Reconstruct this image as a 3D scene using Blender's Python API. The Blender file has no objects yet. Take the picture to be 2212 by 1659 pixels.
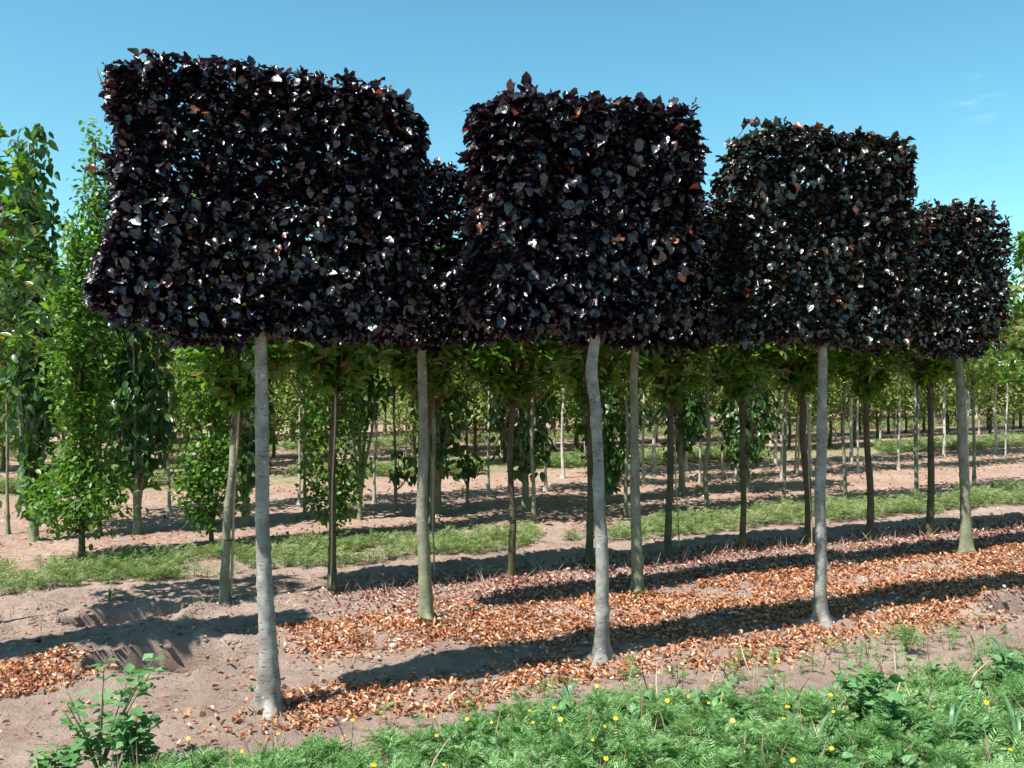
import bpy, math
import numpy as np
from math import radians as R
D = bpy.data
scene = bpy.context.scene
C = scene.collection
rng = np.random.default_rng(7)

# ------------------------------------------------------------------ camera, sky, sun, exposure
CAM_H = 1.6
LENS = 32.0
PITCH = math.atan(49.5/1966.0)
cam = D.objects.new('camera', D.cameras.new('camera'))
C.objects.link(cam); scene.camera = cam
cam.location = (0, 0, CAM_H); cam.rotation_euler = (R(90)-PITCH, 0, 0)
cam.data.lens = LENS; cam.data.sensor_width = 36; cam.data.clip_start = 0.05; cam.data.clip_end = 3000

U = np.array([0.922, 0.387]); U = U/np.linalg.norm(U)        # direction of the tree rows on the ground
N = np.array([-U[1], U[0]])                                   # away from the camera across the rows
SUN_EL = R(58.0)
to_sun = np.array([-U[0], -U[1]])
TW = R(13)                                                      # tiny turn so crown faces catch grazing light
to_sun = np.array([to_sun[0]*math.cos(TW)-to_sun[1]*math.sin(TW), to_sun[0]*math.sin(TW)+to_sun[1]*math.cos(TW)])
az = math.atan2(to_sun[0], to_sun[1])
world = D.worlds.new('World'); scene.world = world; world.use_nodes = True
wt = world.node_tree; wt.nodes.clear()
def wn(t, **k):
    n = wt.nodes.new(t)
    for a, b in k.items(): setattr(n, a, b)
    return n
wo = wn('ShaderNodeOutputWorld'); bg = wn('ShaderNodeBackground')
sky = wn('ShaderNodeTexSky', sky_type='NISHITA', sun_disc=False, sun_elevation=SUN_EL, sun_rotation=az % (2*math.pi),
         altitude=50, air_density=1.0, dust_density=0.6, ozone_density=1.0)
hs = wn('ShaderNodeHueSaturation'); hs.inputs['Hue'].default_value = 0.485
hs.inputs['Saturation'].default_value = 1.12; hs.inputs['Value'].default_value = 1.0
# a faint wisp of cloud high on the right
tc = wn('ShaderNodeTexCoord'); mp = wn('ShaderNodeMapping'); mp.inputs['Scale'].default_value = (9, 9, 38)
mp.inputs['Rotation'].default_value = (0, R(22), 0)
nz = wn('ShaderNodeTexNoise'); nz.inputs['Scale'].default_value = 3.0; nz.inputs['Detail'].default_value = 8
rp = wn('ShaderNodeMapRange'); rp.inputs[1].default_value = 0.50; rp.inputs[2].default_value = 0.78
vd = wn('ShaderNodeVectorMath', operation='DISTANCE')
wdir = np.array([(2098-1106)/1966, 1.0, (829-212)/1966-math.tan(PITCH)]); wdir /= np.linalg.norm(wdir)
vd.inputs[1].default_value = tuple(wdir)
fall = wn('ShaderNodeMapRange'); fall.inputs[1].default_value = 0.032; fall.inputs[2].default_value = 0.0
ml = wn('ShaderNodeMath', operation='MULTIPLY'); ml2 = wn('ShaderNodeMath', operation='MULTIPLY'); ml2.inputs[1].default_value = 0.22
mx = wn('ShaderNodeMixRGB'); mx.inputs[2].default_value = (7, 8.5, 9.5, 1)
L = wt.links.new
L(sky.outputs[0], hs.inputs['Color']); L(tc.outputs['Generated'], mp.inputs[0]); L(mp.outputs[0], nz.inputs['Vector'])
L(nz.outputs['Fac'], rp.inputs[0]); L(tc.outputs['Generated'], vd.inputs[0]); L(vd.outputs['Value'], fall.inputs[0])
L(rp.outputs[0], ml.inputs[0]); L(fall.outputs[0], ml.inputs[1]); L(ml.outputs[0], ml2.inputs[0]); L(ml2.outputs[0], mx.inputs[0])
tint = wn('ShaderNodeMixRGB', blend_type='MULTIPLY'); tint.inputs[0].default_value = 1; tint.inputs[2].default_value = (.70, 1.03, 1.0, 1)
sxyz = wn('ShaderNodeSeparateXYZ'); L(tc.outputs['Generated'], sxyz.inputs[0])
zen = wn('ShaderNodeMapRange'); zen.inputs[1].default_value = .35; zen.inputs[2].default_value = .9; zen.inputs[3].default_value = 1.0; zen.inputs[4].default_value = .55   # deeper blue overhead
L(sxyz.outputs[2], zen.inputs[0]); vs = wn('ShaderNodeVectorMath', operation='SCALE'); L(hs.outputs[0], tint.inputs[1]); L(tint.outputs[0], vs.inputs[0]); L(zen.outputs[0], vs.inputs['Scale'])
L(vs.outputs[0], mx.inputs[1]); L(mx.outputs[0], bg.inputs[0]); L(bg.outputs[0], wo.inputs[0])
bg.inputs[1].default_value = 0.10

sl = D.lights.new('sun', 'SUN'); sl.energy = 5.0; sl.angle = R(0.5); sl.color = (1.0, 0.95, 0.87)
so = D.objects.new('sun', sl); C.objects.link(so)
from mathutils import Vector
sv = Vector((to_sun[0]*math.cos(SUN_EL), to_sun[1]*math.cos(SUN_EL), math.sin(SUN_EL)))
so.rotation_euler = sv.to_track_quat('Z', 'Y').to_euler(); so.location = (-8, -4, 12)
scene.view_settings.view_transform = 'Standard'; scene.view_settings.look = 'None'
scene.view_settings.exposure = 0.92; scene.view_settings.gamma = 1.0
scene.render.engine = 'CYCLES'
scene.cycles.max_bounces = 6; scene.cycles.diffuse_bounces = 3; scene.cycles.transmission_bounces = 3; scene.cycles.transparent_max_bounces = 4

# ------------------------------------------------------------------ helpers
def ray(px, py):
    """direction through a pixel of the 2212 x 1659 preview of the photograph"""
    x = (px-1106)/1966.0; z = -(py-829.5)/1966.0
    c, s = math.cos(PITCH), math.sin(PITCH)
    return np.array([x, c + z*s, -s + z*c])
def G(px, py, z=0.0):
    d = ray(px, py); t = (z-CAM_H)/d[2]; return d*t + np.array([0, 0, CAM_H])
def atY(px, py, Y):
    d = ray(px, py); t = Y/d[1]; return d*t + np.array([0, 0, CAM_H])
def SN(s, n): return U*s + N*n
def toSN(x, y): return x*U[0]+y*U[1], x*N[0]+y*N[1]

def hash2(ix, iy, seed):
    h = (ix.astype(np.int64)*374761393 + iy.astype(np.int64)*668265263 + seed*1442695041) & 0xffffffff
    h = ((h ^ (h >> 13))*1274126177) & 0xffffffff
    return ((h ^ (h >> 16)) & 0xffff)/65535.0
def vnoise(x, y, seed=0):
    x = np.asarray(x, float); y = np.asarray(y, float)
    ix = np.floor(x); iy = np.floor(y); fx = x-ix; fy = y-iy
    fx = fx*fx*(3-2*fx); fy = fy*fy*(3-2*fy)
    a = hash2(ix, iy, seed); b = hash2(ix+1, iy, seed); c = hash2(ix, iy+1, seed); d = hash2(ix+1, iy+1, seed)
    return (a*(1-fx)+b*fx)*(1-fy)+(c*(1-fx)+d*fx)*fy - 0.5
def fbm(x, y, seed=0, oct=4):
    r = 0; a = 1
    for o in range(oct):
        r = r + a*vnoise(x*2**o, y*2**o, seed+o*17); a *= 0.5
    return r

def make_mesh(name, V, faces, mat, smooth=True, mats=None, midx=None):
    """V (n,3); faces: list of (k,m) int arrays of equal-size polygons"""
    me = D.meshes.new(name)
    V = np.asarray(V, np.float32)
    me.vertices.add(len(V)); me.vertices.foreach_set('co', V.ravel())
    tot = np.concatenate([np.full(len(f), f.shape[1], np.int32) for f in faces])
    lv = np.concatenate([f.ravel() for f in faces]).astype(np.int32)
    st = np.concatenate([[0], np.cumsum(tot)[:-1]]).astype(np.int32)
    me.loops.add(len(lv)); me.loops.foreach_set('vertex_index', lv)
    me.polygons.add(len(tot)); me.polygons.foreach_set('loop_start', st)
    me.polygons.foreach_set('loop_total', tot)
    me.polygons.foreach_set('use_smooth', np.full(len(tot), smooth))
    me.update(calc_edges=True); me.validate()
    me.materials.append(mat)
    return me
def link(name, me, parent=None):
    o = D.objects.new(name, me); C.objects.link(o)
    if parent is not None: o.parent = parent
    return o
def tag(o, label=None, cat=None, group=None, kind=None):
    if label: o['label'] = label
    if cat: o['category'] = cat
    if group: o['group'] = group
    if kind: o['kind'] = kind
    return o
def thing(name, loc, label, cat, group=None):
    o = D.objects.new(name, None); C.objects.link(o); o.location = tuple(loc)
    o.empty_display_size = 0.1
    return tag(o, label, cat, group)
def dup(root, loc, rotz, scale=1.0, label=None, group=None):
    r = root.copy(); C.objects.link(r); r.location = tuple(loc); r.rotation_euler = (0, 0, rotz); r.scale = (scale,)*3
    if label: r['label'] = label
    if group: r['group'] = group
    for ch in list(root.children):
        c = ch.copy(); C.objects.link(c); c.parent = r
        for g in list(ch.children):
            d = g.copy(); C.objects.link(d); d.parent = c
    return r

class MB:
    def __init__(s): s.V = []; s.F = {}; s.n = 0
    def add(s, V, faces):
        for f in faces:
            s.F.setdefault(f.shape[1], []).append(f + s.n)
        s.V.append(np.asarray(V, float)); s.n += len(V)
    def tube(s, P, rad, seg=6, cap=True, jitter=0.0):
        P = np.asarray(P, float); m = len(P); rad = np.broadcast_to(np.asarray(rad, float), (m,))
        T = np.gradient(P, axis=0); T /= np.linalg.norm(T, axis=1)[:, None]+1e-9
        ref = np.array([1.0, 0, 0]) if abs(T[:, 0]).mean() < 0.8 else np.array([0, 1.0, 0])
        A = np.cross(T, ref); A /= np.linalg.norm(A, axis=1)[:, None]+1e-9
        B = np.cross(T, A)
        th = np.linspace(0, 2*math.pi, seg, endpoint=False)
        r = rad[:, None]*np.ones(seg)[None]
        if jitter: r = r*(1+rng.normal(0, jitter, r.shape))
        V = P[:, None]+r[..., None]*(A[:, None]*np.cos(th)[None, :, None]+B[:, None]*np.sin(th)[None, :, None])
        i = np.arange(m-1)[:, None]*seg; j = np.arange(seg)[None]; k = (j+1) % seg
        F = np.stack([i+j, i+k, i+seg+k, i+seg+j], -1).reshape(-1, 4)
        fs = [F]
        if cap: fs.append((np.arange(seg)+(m-1)*seg)[None]); fs.append(np.arange(seg)[::-1][None])
        s.add(V.reshape(-1, 3), fs)
    def mesh(s, name, mat, smooth=True):
        V = np.concatenate(s.V); fs = [np.concatenate(f) for f in s.F.values()]
        return make_mesh(name, V, fs, mat, smooth)

# ---- leaf templates: x across, y along, z normal
def leaf_tpl(ys, ws, fold=0.15, droop=0.12, wave=0.0, seed=0):
    r = np.random.default_rng(seed)
    ys = np.array(ys); ws = np.array(ws); k = len(ys)
    mid = [(0, y, -droop*y*y) for y in ys]
    lf = [(-w, y, fold*w-droop*y*y+r.normal(0, wave)) for y, w in zip(ys[1:-1], ws[1:-1])]
    rt = [(w, y, fold*w-droop*y*y+r.normal(0, wave)) for y, w in zip(ys[1:-1], ws[1:-1])]
    V = np.array(mid+lf+rt, float); m = k-2; T3 = []; Q = []
    Lf = lambda i: k+i-1
    Rt = lambda i: k+m+i-1
    T3 += [(0, 1, Lf(1)), (0, Rt(1), 1)]
    for i in range(1, k-2):
        Q += [(i, i+1, Lf(i+1), Lf(i)), (i, Rt(i), Rt(i+1), i+1)]
    T3 += [(k-2, k-1, Lf(k-2)), (k-2, Rt(k-2), k-1)]
    return V, [np.array(T3)]+([np.array(Q)] if Q else [])
BEECH = [leaf_tpl([0, .10, .26, .42, .58, .75, .9, 1], ws_, f, d, w, i) for i, (f, d, w, ws_) in
         enumerate([(.35, .25, .05, [0, .15, .30, .33, .36, .24, .15, 0]), (.15, .45, .07, [0, .20, .26, .38, .30, .28, .10, 0]), (.6, .10, .04, [0, .13, .28, .30, .33, .22, .12, 0]),
                    (-.25, .35, .08, [0, .17, .34, .30, .36, .21, .15, 0]), (.3, -.2, .10, [0, .15, .25, .36, .28, .27, .09, 0]), (.9, .35, .06, [0, .14, .29, .32, .34, .23, .13, 0])])]
LAUREL = [leaf_tpl([0, .2, .5, .8, 1], [0, .13, .20, .13, 0], f, d, w, i) for i, (f, d, w) in
          enumerate([(.4, .15, .01), (.2, .3, .02), (.6, .05, .01)])]
OVATE = [leaf_tpl([0, .15, .45, .75, 1], [0, .20, .27, .16, 0], f, d, w, i) for i, (f, d, w) in
         enumerate([(.3, .2, .02), (.1, .35, .03), (.5, .1, .02)])]
HORN = [leaf_tpl([0, .3, .7, 1], [0, .27, .25, 0], f, d, w, i) for i, (f, d, w) in
        enumerate([(.3, .1, .03), (.1, .3, .04), (.5, .0, .02)])]
CHIP = [leaf_tpl([0, .3, .7, 1], [0, .23, .21, 0], f, d, w, i) for i, (f, d, w) in
        enumerate([(1.6, .3, .05), (1.1, -.4, .08), (.7, .6, .1), (-1.2, .2, .08), (2.4, .2, .05)])]

def unit(a): return a/(np.linalg.norm(a, axis=1)[:, None]+1e-9)
def leaf_cloud(mb, P, tipdir, up, size, tpls, r):
    """one leaf per point"""
    P = np.asarray(P); n = len(P)
    if n == 0: return
    d = unit(tipdir); side = unit(np.cross(d, up)); nn = np.cross(side, d)
    pick = r.integers(0, len(tpls), n)
    size = np.broadcast_to(size, (n,))
    for t, (tv, tf) in enumerate(tpls):
        m = np.where(pick == t)[0]
        if len(m) == 0: continue
        sz = size[m][:, None, None]
        V = P[m][:, None] + sz*(tv[None, :, 0:1]*side[m][:, None]+tv[None, :, 1:2]*d[m][:, None]+tv[None, :, 2:3]*nn[m][:, None])
        off = (np.arange(len(m))*len(tv))
        mb.add(V.reshape(-1, 3), [(f[None]+off[:, None, None]).reshape(-1, f.shape[1]) for f in tf])

# ------------------------------------------------------------------ materials
def newmat(name):
    m = D.materials.new(name); m.use_nodes = True; nt = m.node_tree; nt.nodes.clear()
    def nd(t, **k):
        n = nt.nodes.new(t)
        for a, b in k.items(): setattr(n, a, b)
        return n
    out = nd('ShaderNodeOutputMaterial')
    return m, nt, nd, out
def ramp(nd, stops, interp='LINEAR'):
    r = nd('ShaderNodeValToRGB'); r.color_ramp.interpolation = interp
    el = r.color_ramp.elements
    while len(el) < len(stops): el.new(0.5)
    for e, (p, c) in zip(el, stops): e.position = p; e.color = (*c, 1)
    return r
def leaf_mat(name, stops, trans_gain=(2.5, 2.5, 1.0), trans=0.3, rough=0.38, spec=0.5, interp='LINEAR', coat=0.0, vein=0.0, patch=None):
    m, nt, nd, out = newmat(name); l = nt.links.new
    geo = nd('ShaderNodeNewGeometry'); rp_ = ramp(nd, stops, interp)
    if patch:     # neighbouring plants share a tint: each patch shifts along the colour range
        tcp = nd('ShaderNodeTexCoord'); pn_ = nd('ShaderNodeTexNoise'); pn_.inputs['Scale'].default_value = patch; pn_.inputs['Detail'].default_value = 2; l(tcp.outputs['Object'], pn_.inputs['Vector'])
        pa = nd('ShaderNodeMapRange'); pa.inputs[1].default_value = .3; pa.inputs[2].default_value = .7; pa.inputs[3].default_value = -.35; pa.inputs[4].default_value = .35; l(pn_.outputs['Fac'], pa.inputs[0])
        ps = nd('ShaderNodeMath', operation='ADD', use_clamp=True); l(geo.outputs['Random Per Island'], ps.inputs[0]); l(pa.outputs[0], ps.inputs[1]); l(ps.outputs[0], rp_.inputs[0])
    else: l(geo.outputs['Random Per Island'], rp_.inputs[0])
    p = nd('ShaderNodeBsdfPrincipled'); p.inputs['Roughness'].default_value = rough
    p.inputs['Specular IOR Level'].default_value = spec
    if coat: p.inputs['Coat Weight'].default_value = coat; p.inputs['Coat Roughness'].default_value = .42
    l(rp_.outputs[0], p.inputs['Base Color'])
    if vein:
        nz_ = nd('ShaderNodeTexNoise'); nz_.inputs['Scale'].default_value = 90; nz_.inputs['Detail'].default_value = 3
        bp = nd('ShaderNodeBump'); bp.inputs['Strength'].default_value = vein; bp.inputs['Distance'].default_value = .01
        tcn = nd('ShaderNodeTexCoord'); l(tcn.outputs['Object'], nz_.inputs['Vector'])
        l(nz_.outputs['Fac'], bp.inputs['Height']); l(bp.outputs[0], p.inputs['Normal'])
    tr = nd('ShaderNodeBsdfTranslucent'); mu = nd('ShaderNodeMixRGB', blend_type='MULTIPLY'); mu.inputs[0].default_value = 1
    mu.inputs[2].default_value = (*trans_gain, 1); l(rp_.outputs[0], mu.inputs[1]); l(mu.outputs[0], tr.inputs[0])
    ms = nd('ShaderNodeMixShader'); ms.inputs[0].default_value = trans
    l(p.outputs[0], ms.inputs[1]); l(tr.outputs[0], ms.inputs[2]); l(ms.outputs[0], out.inputs[0])
    return m
M = {}
M['beech'] = leaf_mat('copper_beech_leaf', [(0, (.007, .004, .010)), (.35, (.013, .006, .016)), (.6, (.009, .008, .018)), (.82, (.017, .015, .014)),
      (.94, (.014, .022, .012)), (.97, (.04, .010, .014)), (.99, (.11, .03, .012)), (1, (.25, .09, .03))], (4, 1.1, 1.6), .10, .29, .8, coat=.2, vein=.35)
M['beech_green'] = leaf_mat('copper_beech_leaf_greener', [(0, (.010, .010, .014)), (.35, (.016, .018, .016)), (.6, (.014, .024, .018)), (.8, (.022, .034, .016)),
      (.92, (.03, .012, .014)), (.97, (.09, .03, .012)), (1, (.2, .06, .02))], (3.5, 2.0, 1.2), .10, .29, .8, coat=.2, vein=.35)
M['laurel'] = leaf_mat('glossy_green_leaf', [(0, (.04, .11, .018)), (.4, (.075, .175, .028)), (.7, (.12, .23, .035)), (.93, (.15, .21, .03)), (1, (.22, .10, .03))],
      (2.2, 2.4, .8), .34, .28, .9)
M['cherry'] = leaf_mat('drooping_green_leaf', [(0, (.028, .07, .022)), (.5, (.045, .105, .03)), (.9, (.07, .14, .035)), (1, (.13, .16, .03))], (2.0, 2.4, .7), .25, .36, .5)
M['horn'] = leaf_mat('hornbeam_leaf', [(0, (.045, .11, .016)), (.5, (.07, .165, .022)), (.9, (.11, .22, .03)), (1, (.18, .23, .04))], (2.2, 2.3, .7), .32, .42, .4)
M['maple'] = leaf_mat('standard_tree_leaf', [(0, (.08, .15, .025)), (.5, (.12, .20, .04)), (1, (.18, .25, .06))], (2.0, 2.0, .7), .4, .45, .4)
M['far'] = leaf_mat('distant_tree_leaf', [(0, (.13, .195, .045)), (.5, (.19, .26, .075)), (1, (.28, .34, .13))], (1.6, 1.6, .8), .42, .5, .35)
M['litter'] = leaf_mat('dry_fallen_leaf', [(0, (.22, .08, .045)), (.25, (.40, .165, .08)), (.55, (.52, .25, .125)), (.84, (.66, .38, .22)), (.95, (.70, .50, .36)), (1, (.66, .57, .5))],
      (1.2, .9, .7), .2, .55, .35)
M['litter_red'] = leaf_mat('dry_reddish_leaf', [(0, (.20, .06, .05)), (.3, (.33, .13, .095)), (.6, (.46, .26, .20)), (.85, (.58, .43, .36)), (1, (.66, .57, .52))],
      (1.2, .8, .7), .2, .6, .3)
M['weed'] = leaf_mat('feathery_weed_leaf', [(0, (.07, .15, .045)), (.5, (.135, .28, .085)), (.9, (.21, .37, .14)), (1, (.33, .46, .26))], (1.5, 1.7, .7), .3, .5, .35, patch=3.5)
M['weed_far'] = leaf_mat('low_weed_leaf', [(0, (.14, .20, .07)), (.5, (.21, .29, .11)), (.9, (.29, .36, .17)), (1, (.40, .40, .25))], (1.5, 1.6, .7), .25, .55, .3, patch=1.5)
M['goosefoot'] = leaf_mat('goosefoot_leaf', [(0, (.075, .18, .07)), (.6, (.12, .26, .10)), (1, (.18, .34, .16))], (1.6, 2.0, .7), .28, .5, .35)
M['blade'] = leaf_mat('grass_blade', [(0, (.06, .16, .07)), (1, (.12, .26, .13))], (1.5, 1.8, .7), .25, .4, .5)
M['moss'] = leaf_mat('moss_tuft', [(0, (.05, .045, .01)), (.6, (.10, .08, .015)), (1, (.17, .13, .03))], (1, 1, 1), .1, .8, .1)
M['straw'] = leaf_mat('dry_grass_stalk', [(0, (.20, .13, .08)), (.6, (.34, .24, .16)), (1, (.5, .4, .3))], (1, 1, 1), .1, .7, .2)

def bark_mat(name, a, b, scar, moss=None, scale=1.0):
    m, nt, nd, out = newmat(name); l = nt.links.new
    tcn = nd('ShaderNodeTexCoord'); p = nd('ShaderNodeBsdfPrincipled'); p.inputs['Roughness'].default_value = .75
    p.inputs['Specular IOR Level'].default_value = .25
    n1 = nd('ShaderNodeTexNoise'); n1.inputs['Scale'].default_value = 9*scale; n1.inputs['Detail'].default_value = 6
    l(tcn.outputs['Object'], n1.inputs['Vector'])
    r1 = ramp(nd, [(.38, a), (.62, b)]); l(n1.outputs['Fac'], r1.inputs[0])
    mp_ = nd('ShaderNodeMapping'); mp_.inputs['Scale'].default_value = (34*scale, 34*scale, 130*scale); l(tcn.outputs['Object'], mp_.inputs[0])
    n2 = nd('ShaderNodeTexNoise'); n2.inputs['Scale'].default_value = 1.0; n2.inputs['Detail'].default_value = 3; l(mp_.outputs[0], n2.inputs['Vector'])
    r2 = ramp(nd, [(.58, (0, 0, 0)), (.72, (1, 1, 1))]); l(n2.outputs['Fac'], r2.inputs[0])
    mxa = nd('ShaderNodeMixRGB'); mxa.inputs[2].default_value = (*scar, 1)
    mm = nd('ShaderNodeMath', operation='MULTIPLY'); mm.inputs[1].default_value = .8; l(r2.outputs[0], mm.inputs[0]); l(mm.outputs[0], mxa.inputs[0])
    l(r1.outputs[0], mxa.inputs[1])
    # pale lichen spots
    vo = nd('ShaderNodeTexNoise'); vo.inputs['Scale'].default_value = 26*scale; vo.inputs['Detail'].default_value = 2; l(tcn.outputs['Object'], vo.inputs['Vector'])
    r3 = ramp(nd, [(.66, (0, 0, 0)), (.74, (1, 1, 1))]); l(vo.outputs['Fac'], r3.inputs[0])
    mxb = nd('ShaderNodeMixRGB'); mxb.inputs[2].default_value = tuple(min(.62, c*1.35) for c in b)+(1,); l(r3.outputs[0], mxb.inputs[0]); l(mxa.outputs[0], mxb.inputs[1])
    col = mxb
    if moss:
        sx = nd('ShaderNodeSeparateXYZ'); l(tcn.outputs['Object'], sx.inputs[0])
        mr = nd('ShaderNodeMapRange'); mr.inputs[1].default_value = .75; mr.inputs[2].default_value = .05; l(sx.outputs[2], mr.inputs[0])
        m5 = nd('ShaderNodeMath', operation='MULTIPLY'); l(mr.outputs[0], m5.inputs[0]); l(n1.outputs['Fac'], m5.inputs[1])
        mxc = nd('ShaderNodeMixRGB'); mxc.inputs[2].default_value = (*moss, 1); l(m5.outputs[0], mxc.inputs[0]); l(mxb.outputs[0], mxc.inputs[1]); col = mxc
    l(col.outputs[0], p.inputs['Base Color'])
    ad = nd('ShaderNodeMath', operation='MULTIPLY_ADD'); l(r2.outputs[0], ad.inputs[0]); ad.inputs[1].default_value = -.5; l(n1.outputs['Fac'], ad.inputs[2])
    bp = nd('ShaderNodeBump'); bp.inputs['Strength'].default_value = .9; bp.inputs['Distance'].default_value = .006
    l(ad.outputs[0], bp.inputs['Height']); l(bp.outputs[0], p.inputs['Normal']); l(p.outputs[0], out.inputs[0])
    return m
M['bark_beech'] = bark_mat('smooth_grey_beech_bark', (.17, .16, .145), (.34, .325, .295), (.06, .055, .05))
M['bark_olive'] = bark_mat('olive_grey_bark', (.16, .16, .12), (.28, .27, .215), (.07, .065, .05), (.20, .22, .10))
M['bark_dark'] = bark_mat('brown_bark', (.065, .05, .035), (.13, .10, .07), (.03, .025, .02), (.10, .12, .04))
M['bark_far'] = bark_mat('pale_sapling_bark', (.36, .34, .29), (.56, .53, .46), (.14, .12, .1))
def plain(name, col, rough=.6):
    m, nt, nd, out = newmat(name); l = nt.links.new; p = nd('ShaderNodeBsdfPrincipled'); p.inputs['Roughness'].default_value = rough
    n1 = nd('ShaderNodeTexNoise'); n1.inputs['Scale'].default_value = 30; r1 = ramp(nd, [(.3, tuple(c*.75 for c in col)), (.7, tuple(min(1, c*1.15) for c in col))])
    l(n1.outputs['Fac'], r1.inputs[0]); l(r1.outputs[0], p.inputs['Base Color']); l(p.outputs[0], out.inputs[0]); return m
M['twig'] = plain('reddish_twig', (.12, .05, .025)); M['cane'] = plain('bamboo_cane_skin', (.42, .34, .21), .5)
M['tie'] = plain('black_rubber_tie', (.015, .015, .015)); M['petal'] = plain('yellow_petal', (.80, .40, .005), .5)
M['centre'] = plain('orange_disc_florets', (.60, .22, .005)); M['stem'] = plain('green_stem', (.10, .16, .05))
M['tape'] = plain('white_plastic_tape', (.75, .76, .8), .35); M['tapeblue'] = plain('blue_print', (.08, .1, .5), .4)
M['guard'] = plain('white_tree_guard', (.8, .8, .8), .5); M['stone'] = plain('pale_stone', (.42, .36, .34), .8)

# ground material
def ground_mat():
    m, nt, nd, out = newmat('sandy_soil'); l = nt.links.new
    tcn = nd('ShaderNodeTexCoord'); p = nd('ShaderNodeBsdfPrincipled'); p.inputs['Roughness'].default_value = .95; p.inputs['Specular IOR Level'].default_value = .1
    def noise(sc, det=6, src=None, rough=.6):
        n = nd('ShaderNodeTexNoise'); n.inputs['Scale'].default_value = sc; n.inputs['Detail'].default_value = det; n.inputs['Roughness'].default_value = rough
        l((src or tcn.outputs['Object']), n.inputs['Vector']); return n
    big = noise(1.1); mid = noise(9); fine = noise(70, 8, rough=.75)
    base = ramp(nd, [(.34, (.25, .18, .15)), (.5, (.385, .285, .24)), (.66, (.50, .385, .33))])
    mxn = nd('ShaderNodeMath', operation='MULTIPLY_ADD'); l(mid.outputs['Fac'], mxn.inputs[0]); mxn.inputs[1].default_value = .45
    h = nd('ShaderNodeMath', operation='MULTIPLY'); l(big.outputs['Fac'], h.inputs[0]); h.inputs[1].default_value = .55; l(h.outputs[0], mxn.inputs[2])
    l(mxn.outputs[0], base.inputs[0])
    gr = ramp(nd, [(.32, (.45, .42, .40)), (.46, (1, 1, 1)), (.6, (1, 1, 1)), (.72, (1.25, 1.2, 1.15))]); l(fine.outputs['Fac'], gr.inputs[0])
    mu = nd('ShaderNodeMixRGB', blend_type='MULTIPLY'); mu.inputs[0].default_value = .8; l(base.outputs[0], mu.inputs[1]); l(gr.outputs[0], mu.inputs[2])
    # rotated frame: y' runs across the rows
    rot = nd('ShaderNodeMapping'); rot.inputs['Rotation'].default_value = (0, 0, -math.atan2(U[1], U[0])); l(tcn.outputs['Object'], rot.inputs[0])
    sep = nd('ShaderNodeSeparateXYZ'); l(rot.outputs[0], sep.inputs[0])
    # brown chips and dried debris flecks
    mpc = nd('ShaderNodeMapping'); mpc.inputs['Scale'].default_value = (26, 60, 40); l(rot.outputs[0], mpc.inputs[0])
    vor = nd('ShaderNodeTexVoronoi'); vor.inputs['Scale'].default_value = 1.0; l(mpc.outputs[0], vor.inputs['Vector'])
    cr = ramp(nd, [(0, (.30, .14, .08)), (.5, (.42, .25, .17)), (1, (.55, .42, .34))]); sc = nd('ShaderNodeSeparateColor'); l(vor.outputs['Color'], sc.inputs[0]); l(sc.outputs[0], cr.inputs[0])
    gt = nd('ShaderNodeMath', operation='GREATER_THAN'); l(sc.outputs[1], gt.inputs[0]); gt.inputs[1].default_value = .55
    band = nd('ShaderNodeMapRange'); l(sep.outputs[1], band.inputs[0]); band.inputs[1].default_value = 7.5; band.inputs[2].default_value = 8.0
    bm = nd('ShaderNodeMath', operation='MULTIPLY'); l(band.outputs[0], bm.inputs[0]); l(gt.outputs[0], bm.inputs[1])
    bm2 = nd('ShaderNodeMath', operation='MULTIPLY'); l(bm.outputs[0], bm2.inputs[0]); bm2.inputs[1].default_value = .75
    mc = nd('ShaderNodeMixRGB'); l(bm2.outputs[0], mc.inputs[0]); l(mu.outputs[0], mc.inputs[1]); l(cr.outputs[0], mc.inputs[2])
    # greenish weed film in the far grass lanes, one lane every four rows
    wv = nd('ShaderNodeMath', operation='MULTIPLY_ADD'); l(sep.outputs[1], wv.inputs[0]); wv.inputs[1].default_value = 1/5.0; wv.inputs[2].default_value = -.40
    fr = nd('ShaderNodeMath', operation='FRACT'); l(wv.outputs[0], fr.inputs[0])
    ln = ramp(nd, [(0, (0, 0, 0)), (.03, (1, 1, 1)), (.22, (1, 1, 1)), (.26, (0, 0, 0))]); l(fr.outputs[0], ln.inputs[0])
    far = nd('ShaderNodeMapRange'); l(sep.outputs[1], far.inputs[0]); far.inputs[1].default_value = 11.0; far.inputs[2].default_value = 11.6
    gmn = ramp(nd, [(.42, (0, 0, 0)), (.6, (1, 1, 1))]); l(mid.outputs['Fac'], gmn.inputs[0])
    g1 = nd('ShaderNodeMath', operation='MULTIPLY'); l(ln.outputs[0], g1.inputs[0]); l(far.outputs[0], g1.inputs[1])
    g2 = nd('ShaderNodeMath', operation='MULTIPLY'); l(g1.outputs[0], g2.inputs[0]); l(gmn.outputs[0], g2.inputs[1])
    mg = nd('ShaderNodeMixRGB'); mg.inputs[2].default_value = (.17, .24, .08, 1); l(g2.outputs[0], mg.inputs[0]); l(mc.outputs[0], mg.inputs[1])
    l(mg.outputs[0], p.inputs['Base Color'])
    bh = nd('ShaderNodeMath', operation='MULTIPLY_ADD'); l(mid.outputs['Fac'], bh.inputs[0]); bh.inputs[1].default_value = 1.2; l(fine.outputs['Fac'], bh.inputs[2])
    bp = nd('ShaderNodeBump'); bp.inputs['Strength'].default_value = 1.0; bp.inputs['Distance'].default_value = .022; l(bh.outputs[0], bp.inputs['Height'])
    l(bp.outputs[0], p.inputs['Normal']); l(p.outputs[0], out.inputs[0]); return m
M['ground'] = ground_mat()

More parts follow.
